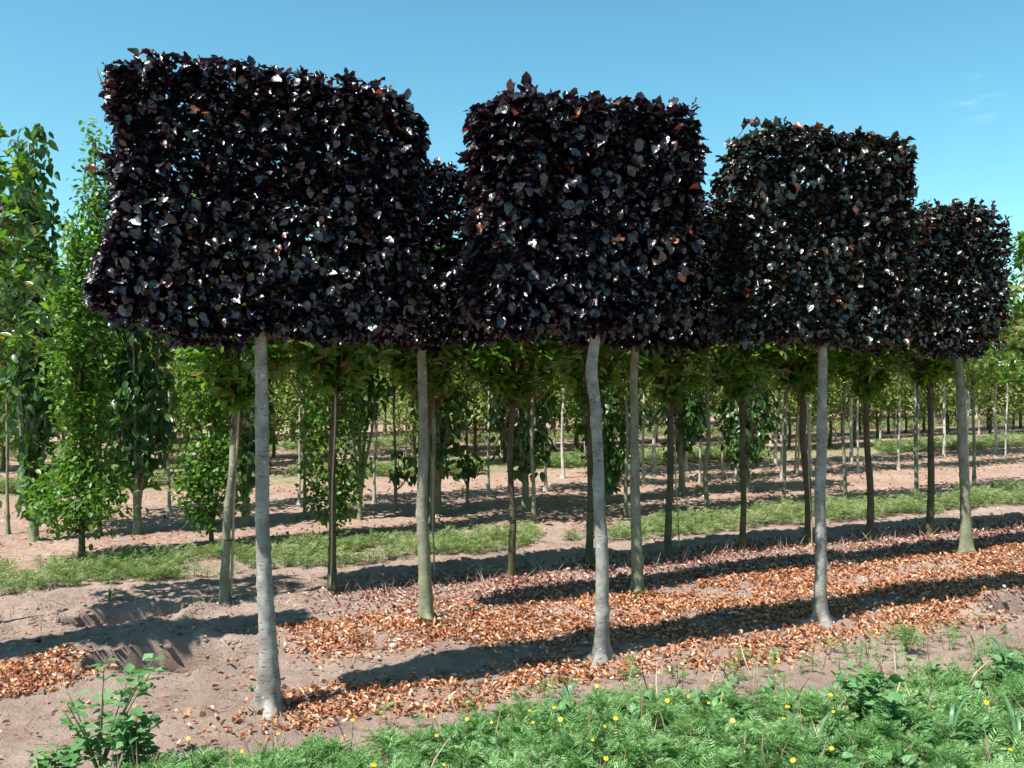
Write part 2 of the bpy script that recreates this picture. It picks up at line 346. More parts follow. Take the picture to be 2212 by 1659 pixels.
# ------------------------------------------------------------------ ground
HOLES = [(*G(355, 1428)[:2], .38, .26, .36), (*G(262, 1335)[:2], .36, .20, .24), (*G(2215, 1318)[:2], .30, .18, .16)]
def gz(x, y):
    x = np.asarray(x, float); y = np.asarray(y, float)
    s, n = toSN(x, y)
    near = np.clip((30-np.hypot(x, y))/15, 0, 1)
    z = (.030*fbm(x*1.3, y*1.3, 3, 3)+.016*fbm(x*7, y*7, 9, 3)+.016*vnoise(x*24, y*24, 31)*(.5+1.0*np.abs(vnoise(x*2.2, y*2.2, 33))*2)+.008*vnoise(x*47, y*47, 35))*near
    z += .02*np.exp(-((n-4.2)/.25)**2)+.02*np.exp(-((n-5.3)/.25)**2)
    for hx, hy, ra, rb, dp in HOLES:
        ds = (x-hx)*U[0]+(y-hy)*U[1]; dn = (x-hx)*N[0]+(y-hy)*N[1]
        q = np.sqrt((ds/ra)**2+(dn/rb)**2) + .22*vnoise(x*6, y*6, 5)+.10*vnoise(x*21, y*21, 6)
        t = np.clip((1.06-q)/.22, 0, 1); t = t*t*(3-2*t)
        z = z - dp*t + .05*np.exp(-((q-1.35)/.22)**2)*(.6+1.2*vnoise(x*9, y*9, 8)) 
    return z
def glines(a, b, step, lo, hi, g=1.13):
    l = list(np.arange(a, b, step)); d = step; x = l[-1]
    while x < hi: d *= g; x += d; l.append(x)
    d = step; x = a; pre = []
    while x > lo: d *= g; x -= d; pre.append(x)
    return np.array(pre[::-1]+l)
gx = glines(-4.2, 5.6, .026, -900, 1500); gy = glines(2.6, 8.6, .022, -60, 1800)
GX, GY = np.meshgrid(gx, gy)
GZ = gz(GX, GY)
nx_, ny_ = len(gx), len(gy)
i = np.arange(ny_-1)[:, None]*nx_+np.arange(nx_-1)[None]
Fg = np.stack([i, i+1, i+nx_+1, i+nx_], -1).reshape(-1, 4)
ground = link('ground', make_mesh('ground', np.stack([GX, GY, GZ], -1).reshape(-1, 3), [Fg], M['ground']))
tag(ground, 'bare pinkish sandy nursery soil with dug holes between the tree rows', kind='structure')

# ------------------------------------------------------------------ trunks
def trunk_mesh(name, P, W, mat, seg=20, ring=.02, flare=0.0, knots=10, seed=0, noise_amp=.035):
    """P: local centre points bottom to top; W: diameters"""
    r = np.random.default_rng(seed)
    P = np.asarray(P, float); W = np.asarray(W, float)
    z0, z1 = P[0, 2], P[-1, 2]; m = max(6, int((z1-z0)/ring))
    zz = np.linspace(z0, z1, m)
    ker = np.ones(5)/5
    def ip(v):
        a = np.interp(zz, P[:, 2], v)
        for _ in range(3):
            a = np.convolve(np.pad(a, 2, mode='edge'), ker, mode='valid')
        return a
    X = ip(P[:, 0]); Y = ip(P[:, 1]); Rr = ip(W)/2
    wob = .35*Rr.mean()
    X = X + wob*.8*np.interp(zz, np.linspace(z0, z1, 12), r.normal(0, .5, 12)); Y = Y + wob*np.interp(zz, np.linspace(z0, z1, 9), r.normal(0, .5, 9))
    th = np.linspace(0, 2*math.pi, seg, endpoint=False)
    ZZ, TT = np.meshgrid(zz, th, indexing='ij')
    rr = Rr[:, None]*(1+noise_amp*np.sin(TT*2+ZZ*5+r.uniform(0, 6))+noise_amp*2.2*vnoise(ZZ*14, np.cos(TT)*1.5+np.sin(TT)*2, seed)+noise_amp*.9*vnoise(ZZ*60, TT*2, seed+3))
    if flare:
        ph = r.uniform(0, 6); h = ZZ-max(z0, 0)
        rr = rr + flare*1.5*np.exp(-np.clip(h, 0, 9)/.035)*(.8+.75*np.cos(3*TT+ph)+.45*np.cos(5*TT+ph*2)) + .007*np.exp(-np.clip(h, 0, 9)/.14)*(1+.5*np.cos(3*TT+ph))
    for k in range(int(knots*1.6)):
        kz = r.uniform(z0+.1, z1-.05); kt = r.uniform(math.pi*.9, math.pi*2.1)   # most face the camera side
        dz = (ZZ-kz); dt = ((TT-kt+math.pi) % (2*math.pi)-math.pi)*Rr.mean()
        q = np.sqrt((dz/.8)**2+dt**2); a = r.uniform(.007, .014)
        rr = rr + a*np.exp(-(q/.017)**2) - a*1.3*np.exp(-(q/.007)**2) + a*.35*np.exp(-((dz-.028+dt**2*9)/.004)**2)*(np.abs(dt) < .022)
    V = np.stack([X[:, None]+rr*np.cos(TT), Y[:, None]+rr*np.sin(TT), ZZ], -1)
    i = np.arange(m-1)[:, None]*seg; j = np.arange(seg)[None]; k = (j+1) % seg
    F = np.stack([i+j, i+k, i+seg+k, i+seg+j], -1).reshape(-1, 4)
    return make_mesh(name, V.reshape(-1, 3), [F, (np.arange(seg)+(m-1)*seg)[None]], mat), np.stack([X, Y, zz], -1)

def px_trunk(base, pts, widths, topz):
    """trunk centre line read off the photograph, set in the vertical plane through the tree's foot"""
    b = G(*base); Y = b[1]; bz = float(gz(b[0], b[1])); b[2] = bz
    P = [np.array([0, 0, -.06])]; W = [widths[0]*Y/1966]
    for (x, y), w in zip(pts, widths):
        q = atY(x, y, Y); P.append(np.array([q[0]-b[0], 0, q[2]-bz])); W.append(w*Y/1966)
    P.append(np.array([P[-1][0], 0, topz-bz])); P.insert(-1, P[-2]+np.array([0, 0, .14])); W.append(W[-1]*.7); W.append(W[-1]*.4)
    return b, P, W

def rot2(s, n): return s*U[0]+n*N[0], s*U[1]+n*N[1]

# ------------------------------------------------------------------ pleached copper beeches
def beech(name, base, pts, widths, s0, s1, z0, z1, hd, count, label, seed, mat='beech', leaf=.063, flare=.02, knots=14, top_round=.0, holes=.25,
          bark='bark_beech', slant=0.0, group='copper beeches trained as flat rectangular screens on clear stems'):
    r = np.random.default_rng(seed)
    b, P, W = px_trunk(base, pts, widths, z1-.12)
    t = thing(name, b, label, 'tree', group)
    me, line = trunk_mesh('trunk', P, W, M[bark], flare=flare, knots=knots, seed=seed)
    link('trunk', me, t)
    bz = b[2]; z0 = z0-bz; z1 = z1-bz
    cx = line[-1, 0]*.5
    count = int(count*1.7); s0 += .11; s1 -= .11; z1 -= .09; z0 += .03
    hs_ = (s1-s0)/2; cs = (s0+s1)/2; hz = (z1-z0)/2; cz = (z0+z1)/2
    # trained horizontal limbs with twigs
    br = MB()
    tiers = np.arange(z0+.06, z1-.24, .2)
    for q in range(8):       # forks where the stem enters the crown
        zf = z0+r.uniform(-.05, .10); sg = r.choice([-1, 1]); x, y = rot2(sg*r.uniform(.12, .4), r.uniform(-.08, .08)); o = np.array([np.interp(zf, line[:, 2], line[:, 0]), np.interp(zf, line[:, 2], line[:, 1]), zf])
        br.tube(np.array([o, o+np.array([x*.35, y*.35, .03]), o+np.array([x, y, r.uniform(.06, .2)])]), [.013, .010, .005], 6)
    trunk_at = lambda z: np.array([np.interp(z, line[:, 2], line[:, 0]), np.interp(z, line[:, 2], line[:, 1]), z])
    for tz in tiers:
        for sg in (-1, 1):
            e = (s1 if sg > 0 else s0)*.92
            m = 9; f = np.linspace(0, 1, m); o = trunk_at(tz)
            x, y = rot2(e*f, .05*np.sin(f*5+r.uniform(0, 6))*f)
            Pb = np.stack([o[0]*(1-f)+x, o[1]*(1-f)+y, tz+.07*f+.012*r.normal(0, 1, m)*f], -1)
            br.tube(Pb, np.linspace(.012, .004, m), 5)
            for q in range(9):
                k = r.integers(2, m); a = Pb[k]; u_ = r.uniform(-.12, .12); v_ = r.choice([-1, 1])*hd*r.uniform(.5, 1.0)
                x, y = rot2(u_, v_); c = a+np.array([x, y, r.uniform(.0, .16)])
                br.tube(np.array([a, (a+c)/2+r.normal(0, .012, 3), c]), [.005, .0035, .002], 4)
    # leaves: more of them towards the faces of the block, thin patches where noise says so
    n = int(count*1.9)
    face = r.random(n)
    s = r.uniform(-1, 1, n); z = r.uniform(-1, 1, n); d = r.uniform(-1, 1, n)
    m = face < .52; d[m] = np.sign(r.uniform(-1, 1, m.sum()))*(1-np.abs(r.normal(0, .16, m.sum())))
    m = (face > .52) & (face < .66); s[m] = np.sign(r.uniform(-1, 1, m.sum()))*(1-np.abs(r.normal(0, .07, m.sum())))
    m = (face > .66) & (face < .78); z[m] = np.where(r.random(m.sum()) < .65, 1, -1)*(1-np.abs(r.normal(0, .06, m.sum())))
    # round the vertical edges and corners a little
    pw = 4 if top_round else 10; ok = (np.abs(s)**pw+np.abs(z)**pw) < 1.0
    lump = 1+.17*fbm(s*hs_*4+seed, z*hz*4, seed+1, 3)
    lumpd = 1+.5*fbm(s*hs_*5+seed, z*hz*5+3, seed+7, 3)
    S = cs+s*hs_*lump; Zz = cz+z*hz*(1+.11*fbm(S*4, d*.5, seed+5, 3)); Dd = d*hd*lumpd
    Zz = Zz + np.clip(-z-.55, 0, .45)*(.26*fbm(S*3.2, z*0+seed, seed+13, 3)-.02)   # ragged underside
    S = S - slant*(Zz-cz)/hz
    hole = fbm(S*7+seed*3, Zz*9, seed+9, 2)
    ok &= (hole < .42-holes*.3) | (r.random(n) < .45)
    S, Zz, Dd = S[ok][:count], Zz[ok][:count], Dd[ok][:count]
    # pull towards leafy tiers so the foliage reads in flat layers
    tier = np.round(Zz/.075)*.075; Zz = Zz*.55+tier*.45+r.normal(0, .008, len(Zz))
    # young shoots breaking the outline
    shS, shZ, shD, shdir = [], [], [], []
    tw = []
    for k in range(46):
        if k < 24: s_ = r.uniform(-1, 1)*hs_*.97+cs; zz_ = cz+hz*.97; dr = np.array([r.normal(0, .35), r.normal(0, .3), 1.0])
        elif k < 40:
            sg = r.choice([-1, 1]); s_ = cs+sg*hs_*.96; zz_ = cz+r.uniform(-1, 1)*hz*.95; dr = np.array([sg*1.0, r.normal(0, .4), r.uniform(-.1, .7)])
        else: s_ = r.uniform(-1, 1)*hs_*.9+cs; zz_ = cz-hz*.95; dr = np.array([r.normal(0, .6), r.normal(0, .4), -.6])
        s_ = s_ - slant*(zz_-cz)/hz
        dr /= np.linalg.norm(dr); ln = r.uniform(.03, .09)*r.random()**.3; d0 = r.uniform(-1, 1)*hd*.8; nl = int(3+ln/.02)
        for q in range(nl):
            f = (q+1)/nl*ln; shS.append(s_+dr[0]*f); shD.append(d0+dr[1]*f); shZ.append(zz_+dr[2]*f); shdir.append(dr)
        x0, y0 = rot2(s_-dr[0]*.1, d0-dr[1]*.1); x1, y1 = rot2(s_+dr[0]*ln, d0+dr[1]*ln)
        br.tube(np.array([[x0, y0, zz_-dr[2]*.1], [x1, y1, zz_+dr[2]*ln]]), [.004, .002], 4)
    link('branches', br.mesh('branches', M['twig']), t)
    nS = len(S); S = np.concatenate([S, shS]); Zz = np.concatenate([Zz, shZ]); Dd = np.concatenate([Dd, shD]); n = len(S)
    x, y = rot2(S, Dd); Pp = np.stack([x, y, Zz], -1)
    out_s = np.clip((S-cs)/hs_, -1, 1)**3; out_d = np.clip(Dd/hd, -1, 1)
    ox, oy = rot2(out_s, out_d)
    tip = np.stack([ox*.8, oy*.8, np.full(n, -.15)], -1)+r.normal(0, .75, (n, 3))*np.array([1, 1, .42])
    tip[nS:] += np.array(shdir)@np.array([[U[0], U[1], 0], [N[0], N[1], 0], [0, 0, 1]])*1.2
    # a loose outer skin of leaves turned to the light on both faces
    mb0 = MB(); k_ = int(n*.10); ss = r.uniform(-.98, .98, k_)*hs_+cs; zq = r.uniform(-1, .97, k_)**1*hz+cz; zq = np.where(r.random(k_) < .35, cz-hz*np.abs(r.uniform(0, 1, k_)), zq)
    ss = ss-slant*(zq-cz)/hz; sd_ = np.where(r.random(k_) < .72, -1, 1); dd_ = sd_*(hd*1.12+np.abs(r.normal(0, .022, k_)))
    xa, ya = rot2(ss, dd_); xn, yn = rot2(np.full(k_, -.35), sd_*.75)
    upo = np.stack([xn, yn, np.full(k_, .75)], -1)+r.normal(0, .45, (k_, 3)); tpo = r.normal(0, .8, (k_, 3)); tpo[:, 2] -= .45
    leaf_cloud(mb0, np.stack([xa, ya, zq], -1), tpo, upo, leaf*.88*r.uniform(.55, 1.1, k_), BEECH, r)
    hang = (r.random(n) < .15)[:, None]; front = np.array([-N[0]*.9, -N[1]*.9, 0])[None]*(r.random(n) < .7)[:, None]
    up = np.where(hang, np.stack([ox*.5, oy*.5, np.full(n, .7)], -1)+front+r.normal(0, .45, (n, 3)), np.stack([ox*.25, oy*.25, np.full(n, 1.0)], -1)+r.normal(0, .26, (n, 3)))
    mb = mb0; leaf_cloud(mb, Pp, tip, up, leaf*.88*r.uniform(.6, 1.2, n), BEECH, r)
    link('crown', mb.mesh('crown', M[mat]), t)
    return t

beech('copper_beech', (578, 1545), [(579, 1480), (577, 1400), (573, 1300), (570, 1200), (567, 1100), (567, 1000), (566, 900), (563, 790), (563, 700)],
      [46, 38, 34, 32, 29, 28, 27, 26, 26], -.74, .77, 1.71, 2.94, .12, 9800,
      'largest and nearest copper beech screen, leftmost, nearly black purple leaves on a leaning grey stem', 11, leaf=.060, slant=-.035, holes=.12, flare=.034, knots=18)
beech('copper_beech', (1299, 1432), [(1299, 1370), (1299, 1300), (1301, 1216), (1297, 1161), (1291, 1057), (1291, 952), (1286, 848), (1275, 808), (1281, 775), (1287, 740), (1289, 690)],
      [30, 28, 28, 27, 25, 24, 24, 28, 23, 22, 21], -.80, .60, 1.75, 3.00, .11, 7400,
      'middle front copper beech with a kinked pale grey stem and bronze leaves along its top', 12, leaf=.078, flare=.03, holes=.15, slant=-.03)
beech('copper_beech', (1776, 1353), [(1776, 1300), (1776, 1252), (1772, 1170), (1771, 1080), (1772, 1000), (1775, 900), (1775, 800), (1776, 706)],
      [27, 25, 24, 23, 21, 20, 18, 17], -.80, .66, 1.70, 3.02, .11, 7700,
      'right front copper beech with greenish dark leaves and a straight stem flared at its foot', 13, mat='beech_green', flare=.045, holes=.0, slant=-.03)
beech('copper_beech', (922, 1343), [(921, 1290), (918, 1200), (915, 1100), (914, 1000), (913, 850), (910, 755)], [28, 26, 23, 22, 20, 19], -.70, .72, 1.70, 2.84, .11, 5600,
      'second row copper beech between the left and middle front beeches, mossy at its foot', 14, flare=.018, bark='bark_olive', holes=.1)
beech('copper_beech', (1378, 1281), [(1378, 1230), (1374, 1150), (1372, 1050), (1370, 950), (1370, 850), (1372, 730)], [24, 23, 20, 19, 17, 16], -.70, .72, 1.72, 2.84, .11, 5600,
      'second row copper beech whose olive stem stands just right of the kinked grey stem', 15, flare=.018, bark='bark_olive', holes=.1)
beech('copper_beech', (1776, 1238), [(1774, 1150), (1773, 950), (1774, 730)], [17, 15, 14], -.70, .95, 1.72, 2.88, .11, 5400,
      'second row copper beech with its stem hidden behind the right front beech stem', 16, mat='beech_green', holes=.1)
beech('copper_beech', (2087, 1200), [(2087, 1170), (2087, 1130), (2085, 1040), (2080, 950), (2076, 850), (2070, 770)], [25, 22, 20, 19, 17, 15], -.76, .40, 1.68, 2.92, .11, 5800,
      'rightmost copper beech in view, rounded dense green black crown on a pale leaning stem', 17, top_round=1, mat='beech_green', flare=.022, bark='bark_olive', holes=0, leaf=.058)
e = SN(*toSN(*G(2087, 1200)[:2])) + U*1.62
q = np.array([e[0]/e[1]*1966+1106, 0])
def worldbase(p): # preview pixel of a ground point
    c, s = math.cos(PITCH), math.sin(PITCH); y, z = p[1], -CAM_H
    yc = y*c - z*s; zc = y*s + z*c
    return (1106+1966*p[0]/yc, 829.5-1966*zc/yc)
bx_ = worldbase(e)
beech('copper_beech', bx_, [(bx_[0], 1000), (bx_[0]-4, 770)], [18, 15], -.60, .6, 1.72, 2.85, .13, 2200,
      'copper beech mostly beyond the right edge, only its leftmost shoots in view', 18, mat='beech_green', holes=.1)
e = G(922, 1343)[:2] - U*3.12
bx_ = worldbase(e)
beech('copper_beech', bx_, [(bx_[0], 1000), (bx_[0]-4, 600)], [30, 26], -.72, .88, 2.05, 2.90, .13, 4200,
      'copper beech just outside the left edge, casting shade on the dug hole', 19, mat='beech_green', holes=.1)

# ------------------------------------------------------------------ generic green trees (built at the origin, along-row axis = U)
def limbs_to(mb, pts, line, r, thick=.006, k=40):
    idx = r.choice(len(pts), min(k, len(pts)), replace=False)
    for j in idx:
        c = pts[j]; hz_ = max(line[0, 2]+.27, c[2]-r.uniform(.15, .5)); a = np.array([np.interp(hz_, line[:, 2], line[:, 0]), np.interp(hz_, line[:, 2], line[:, 1]), hz_])
        mid = (a+c)/2+np.array([0, 0, -.03])+r.normal(0, .02, 3)
        mb.tube(np.array([a, mid, c]), [thick, thick*.7, thick*.35], 4)
def green_tree(name, label, cat, group, trunk_pts, widths, clusters, leafn, size, tpls, mat, bark, r, mode='spread', limbk=40, stems=None, spread=.09, seg=12, knots=5, seed=0, loc=(0, 0, 0), twig='twig', low=None):
    t = thing(name, loc, label, cat, group)
    me, line = trunk_mesh('trunk', trunk_pts, widths, M[bark], seg=seg, ring=.035, flare=.006, knots=knots, seed=seed)
    link('trunk', me, t)
    br = MB()
    if stems is not None:
        for Ps, rad in stems: br.tube(Ps, rad, 7, jitter=.05)
    if low is not None:
        lb = MB(); limbs_to(lb, low, line, r, k=len(low)); link('low_shoot', lb.mesh('low_shoot', M[twig]), t)
        c = np.repeat(low, leafn, 0); n = len(c); P = c+r.normal(0, spread, (n, 3)); tip = r.normal(0, .55, (n, 3)); tip[:, 2] = -np.abs(r.normal(.8, .35, n)); up = r.normal(0, .8, (n, 3)); up[:, 2] += .5
        lb = MB(); leaf_cloud(lb, P, tip, up, size*r.uniform(.6, 1.2, n), tpls, r); link('low_leaves', lb.mesh('low_leaves', M[mat]), t)
    limbs_to(br, clusters, line, r, k=limbk)
    link('branches', br.mesh('branches', M[bark if stems is not None else twig]), t)
    K = len(clusters); c = np.repeat(clusters, leafn, 0); n = len(c)
    if mode == 'rosette':      # leaves fan out round each shoot tip
        ax = unit(np.stack([clusters[:, 0]*.5, clusters[:, 1]*.5, np.zeros(K)], -1)+np.array([0, 0, .7])+r.normal(0, .45, (K, 3)))
        ax = np.repeat(ax, leafn, 0); rd = r.normal(0, 1, (n, 3)); rd -= ax*(rd*ax).sum(1)[:, None]; rd = unit(rd)
        tip = rd+ax*r.uniform(-.1, .7, n)[:, None]; up = ax+rd*(-.1); P = c+ax*r.uniform(-.04, .01, n)[:, None]
    elif mode == 'droop':
        P = c+r.normal(0, spread, (n, 3)); tip = r.normal(0, .55, (n, 3)); tip[:, 2] = -np.abs(r.normal(.8, .35, n)); up = r.normal(0, .8, (n, 3)); up[:, 1] -= .4; up[:, 2] += .5
        tip[:, :2] += P[:, :2]*.8
    else:
        P = c+r.normal(0, spread, (n, 3)); tip = r.normal(0, .8, (n, 3)); tip[:, :2] += P[:, :2]*1.0; tip[:, 2] -= .25; up = r.normal(0, .5, (n, 3)); up[:, 2] += .9; up[:, :2] += P[:, :2]*.8
    mb = MB(); leaf_cloud(mb, P, tip, up, size*r.uniform(.6, 1.2, n), tpls, r)
    link('crown', mb.mesh('crown', M[mat]), t)
    return t
def cane(base, top, label, rad=.007, grp='bamboo canes tied to young trees'):
    b = np.array(base); tpt = np.array(top); m = 40; f = np.linspace(0, 1, m)
    P = (tpt-b)[None]*f[:, None]; P[:, 0] += .004*np.sin(f*9)
    rr = rad*(1+.22*(np.arange(m) % 6 == 0)-.25*f)
    mb = MB(); mb.tube(P, rr, 8)
    o = link('bamboo_cane', mb.mesh('bamboo_cane', M['cane'])); o.location = tuple(b)
    return tag(o, label, 'cane', grp)

# third row: glossy leaved trees with rough brown stems
def box_clusters(r, n, s0, s1, d, z0, z1, seed):
    s = r.uniform(s0, s1, n*2); dd = r.uniform(-1, 1, n*2); z = r.uniform(z0, z1, n*2)
    m = r.random(n*2) < .6; dd[m] = np.sign(dd[m])*(1-np.abs(r.normal(0, .2, m.sum())))
    f = (z-z0)/(z1-z0)
    wid = np.clip(.12+f*3.2, 0, 1)*(1-.55*np.clip(f-.6, 0, 1)/.4)   # narrow foot, full body, tapering head
    s = s*wid; dd = dd*wid
    ok = fbm(s*5+seed, z*5, seed, 2) < .28
    x, y = rot2(s[ok][:n], dd[ok][:n]*d); return np.stack([x, y, z[ok][:n]], -1)
row3 = [
 ((485, 1300), 511, 850, 17, 'third row glossy leaved tree leaning right, leftmost with a visible stem, doubled by a cane'),
 ((718, 1277), 729, 830, 15, 'third row glossy leaved tree with its dark stem between the two left beech stems'),
 ((916, 1258), 916, 830, 13, 'third row glossy leaved tree whose stem hides behind the mossy footed beech stem'),
 ((1103, 1248), 1108, 830, 13, 'third row glossy leaved tree, thin dark stem midway between left and middle front beeches'),
 ((1273, 1220), 1273, 830, 14, 'third row glossy leaved tree with its dark stem touching the kinked beech stem'),
 ((1445, 1206), 1445, 830, 14, 'third row glossy leaved tree right of the middle beeches, thin cane at its foot'),
 ((1603, 1192), 1601, 835, 12, 'third row glossy leaved tree with a slim dark stem left of the right front beech'),
 ((1747, 1180), 1736, 825, 14, 'third row glossy leaved tree, dark stem just left of the right front beech stem'),
 ((1877, 1167), 1869, 835, 13, 'third row glossy leaved tree with a dark stem just right of the right front beech'),
 ((2007, 1157), 2009, 800, 13, 'third row glossy leaved tree with a dark stem left of the rightmost beech stem'),
]
G3 = 'glossy leaved trees in the third row'
for k, (bs, tx, ty, w, lab) in enumerate(row3):
    r = np.random.default_rng(100+k); b = G(*bs); b[2] = float(gz(b[0], b[1]))
    q = atY(tx, ty, b[1]); tp = np.array([q[0]-b[0], 0, q[2]-b[2]])
    P = [np.array([0, 0, -.05]), tp*.3+np.array([r.normal(0, .012), 0, 0]), tp*.65+np.array([r.normal(0, .014), 0, 0]), tp, tp+np.array([0, 0, 1.0])]
    cl = box_clusters(r, 430, -.44, .44, .29, 1.34+r.uniform(-.05, .09), 2.70, 40+k)+np.array([tp[0], 0, 0])
    W = np.array([w*1.15, w*1.05, w, w*.85, w*.4])*b[1]/1966
    stems = []
    for a in range(6):
        th = r.uniform(0, 6.28); o = tp-np.array([0, 0, .05]); e_ = o+np.array([.3*math.cos(th), .25*math.sin(th), r.uniform(.35, .6)])
        stems.append((np.array([o, (o+e_)/2+np.array([0, 0, -.04]), e_]), [.012, .008, .004]))
    t = green_tree('glossy_leaved_tree', lab, 'tree', G3, P, W, cl, 8, .105, LAUREL, 'laurel', 'bark_dark' if k not in (0,) else 'bark_olive', r, 'rosette', 50, None, seg=14, knots=10, seed=k+50, loc=b)
    sm = MB()
    for Ps, rad in stems: sm.tube(Ps, rad, 6)
    for a_ in range(2):
        zt = (.42+.9*a_)*(.95+.1*r.random()); f = zt/tp[2]
        tie = MB(); th = np.linspace(0, 2*math.pi, 17); cxx = tp[0]*f; wr = W[1]*.56+.006
        tie.tube(np.stack([cxx+wr*np.cos(th), wr*np.sin(th), zt+.004*np.sin(th*2)], -1), .0035, 5, cap=False)
        link('tie', tie.mesh('tie', M['tie']), t)
    link('main_limbs', sm.mesh('main_limbs', M['twig']), t)
# trees of the same row past the left edge and the right edge
for (px, py, s_, ztop, lab, sd) in [(-48, 1352, 1.0, 3.0, 'tall dark glossy leaved tree at the left edge, beside the conical green top', 131),
                                    (2228, 1135, 1.0, 2.85, 'glossy leaved tree at the right edge with reddish young leaves', 132)]:
    r = np.random.default_rng(sd); b = G(px, py); b[2] = 0
    cl = box_clusters(r, 300, -.46, .46, .36, 1.25, ztop, sd)
    green_tree('glossy_leaved_tree', lab, 'tree', G3, [np.array([0, 0, -.05]), np.array([.01, 0, 1.0]), np.array([0, 0, ztop-.3])], [.05, .045, .02], cl, 9, .082, LAUREL, 'laurel', 'bark_dark', r, 'rosette', 50, seed=sd, loc=b)
for (bx, by, tx, ty, lab) in [(497, 1298, 516, 850, 'pale cane tied along the leaning left stem of the third row'), (713, 1279, 724, 850, 'thin cane tied left of the second dark stem from the left'),
      (937, 1250, 934, 990, 'dark cane standing just right of the mossy footed beech stem'), (1467, 1188, 1455, 900, 'thin cane leaning right of the dark stem behind the olive beech stem'),
      (1754, 1183, 1742, 860, 'cane tied just left of the right front beech stem')]:
    b = G(bx, by); q = atY(tx, ty, b[1]-.05); cane(b+np.array([0, 0, -.02]), q, lab, .0062 if bx != 497 else .010)

# ------------------------------------------------------------------ fourth row: hornbeams on the left, thin stemmed standards on the right
def col_clusters(r, n, prof, seed, flat=1.0):
    zs = np.array([p[0] for p in prof]); rs = np.array([p[1] for p in prof])
    z = r.uniform(zs[0], zs[-1], n*3); R_ = np.interp(z, zs, rs); keep = r.random(n*3) < (R_/rs.max())**1.3+.08
    z = z[keep]; R_ = R_[keep]; th = r.uniform(0, 2*math.pi, len(z)); q = r.random(len(z))**.42
    rad = R_*q*(1+.55*fbm(np.cos(th)*2+seed, z*3+np.sin(th)*2, seed, 3))
    ok = fbm(th*1.3+seed, z*5, seed+3, 2) < .33
    x = rad*np.cos(th); y = rad*np.sin(th)*flat
    return np.stack([x, y, z], -1)[ok][:n]
def hornbeam(px, py, prof, n, lab, sd, trw=12):
    r = np.random.default_rng(sd); b = G(px, py); b[2] = float(gz(b[0], b[1]))
    zt = prof[-1][0]
    cl = col_clusters(r, n, prof, sd)
    w = trw*b[1]/1966
    return green_tree('hornbeam', lab, 'tree', 'bushy hornbeams leafy almost to the ground', [np.array([0, 0, -.05]), np.array([.01, 0, .6]), np.array([.0, 0, zt-.1])], [w, w*.9, .012], cl, 10, .055, HORN, 'horn', 'bark_dark', r, 'spread', 70, spread=.055, seed=sd, loc=b)
hornbeam(177, 1212, [(.27, .10), (.36, .34), (.55, .40), (.76, .24), (.90, .08), (1.15, .13), (1.6, .2), (2.0, .2), (2.4, .12), (2.7, .03)], 560, 'leftmost hornbeam with a round skirt of leaves low on its short stem', 201)
hornbeam(456, 1192, [(.22, .06), (.35, .24), (.6, .27), (1.0, .20), (1.6, .22), (2.3, .16), (2.9, .05)], 480, 'hornbeam column left of the nearest beech stem, leafy from knee height', 202, 9)
hornbeam(722, 1166, [(.14, .05), (.25, .18), (.6, .25), (1.2, .22), (1.8, .26), (2.4, .18), (2.8, .04)], 480, 'slim hornbeam column behind the second dark stem from the left', 203, 8)
hornbeam(215, 1160, [(1.3, .06), (1.6, .15), (2.1, .19), (2.7, .17), (3.3, .08), (3.7, .03)], 300, 'tall hornbeam spire against the sky left of the nearest beech crown', 204, 8)

def make_standard(sd, w=.04, zb=1.32, zt=2.75, rr=.5, n=230, leaf=.075, mat='maple', bark='bark_olive', name='standard_tree', label='x', group=None, loc=(0, 0, 0), lean=0.0, tpl=None, mode='spread', leafn=7):
    r = np.random.default_rng(sd)
    prof = [(zb, rr*.3), (zb+.18, rr*.9), ((zb+zt)/2, rr), (zt-.3, rr*.6), (zt, .05)]
    cl = col_clusters(r, n, prof, sd)
    wv = [np.array([0, 0, -.05])]+[np.array([lean*z+r.normal(0, w*.3), r.normal(0, w*.3), z]) for z in (.4, .8, 1.2)]+[np.array([lean*1.4, 0, zb+.1]), np.array([lean*1.4, 0, zt-.2])]
    cl = cl+np.array([lean*1.4, 0, 0])
    return green_tree(name, label, 'tree', group, wv, [w*1.15, w*1.05, w, w*.95, w*.85, w*.3], cl, leafn, leaf, tpl or HORN, mat, bark, r, mode, 40, spread=.07, seg=9, knots=4, seed=sd, loc=loc)
row4 = [((935, 1140), 'just right of the mossy footed beech stem'), ((1153, 1132), 'midway between the left and middle front beeches'), ((1353, 1120), 'left of the olive beech stem'),
        ((1530, 1106), 'in the gap right of the middle beeches'), ((1693, 1096), 'left of the right front beech stem'), ((1826, 1086), 'right of the right front beech stem'),
        ((1978, 1075), 'left of the last dark third row stem'), ((2104, 1060), 'just right of the rightmost beech stem')]
for k, (bs, where) in enumerate(row4):
    b = G(*bs)
    make_standard(220+k, w=.036+.006*(k % 3 == 0), label='slim pale stemmed fourth row tree '+where, group='slim stemmed trees of the fourth row', name='slim_stemmed_tree', loc=b, rr=.52, lean=(-.012 if k > 4 else 0))
for (bs, top, lab, k) in [((658, 1117), 3, 'very thin stemmed young tree between the two left dark stems, green crown above', 0), ((18, 1155), 3, 'very thin stemmed young tree at the left edge', 1)]:
    make_standard(240+k, w=.024, label=lab, group=None, name='slim_stemmed_tree', loc=G(*bs), rr=.36, n=160, zb=1.5)

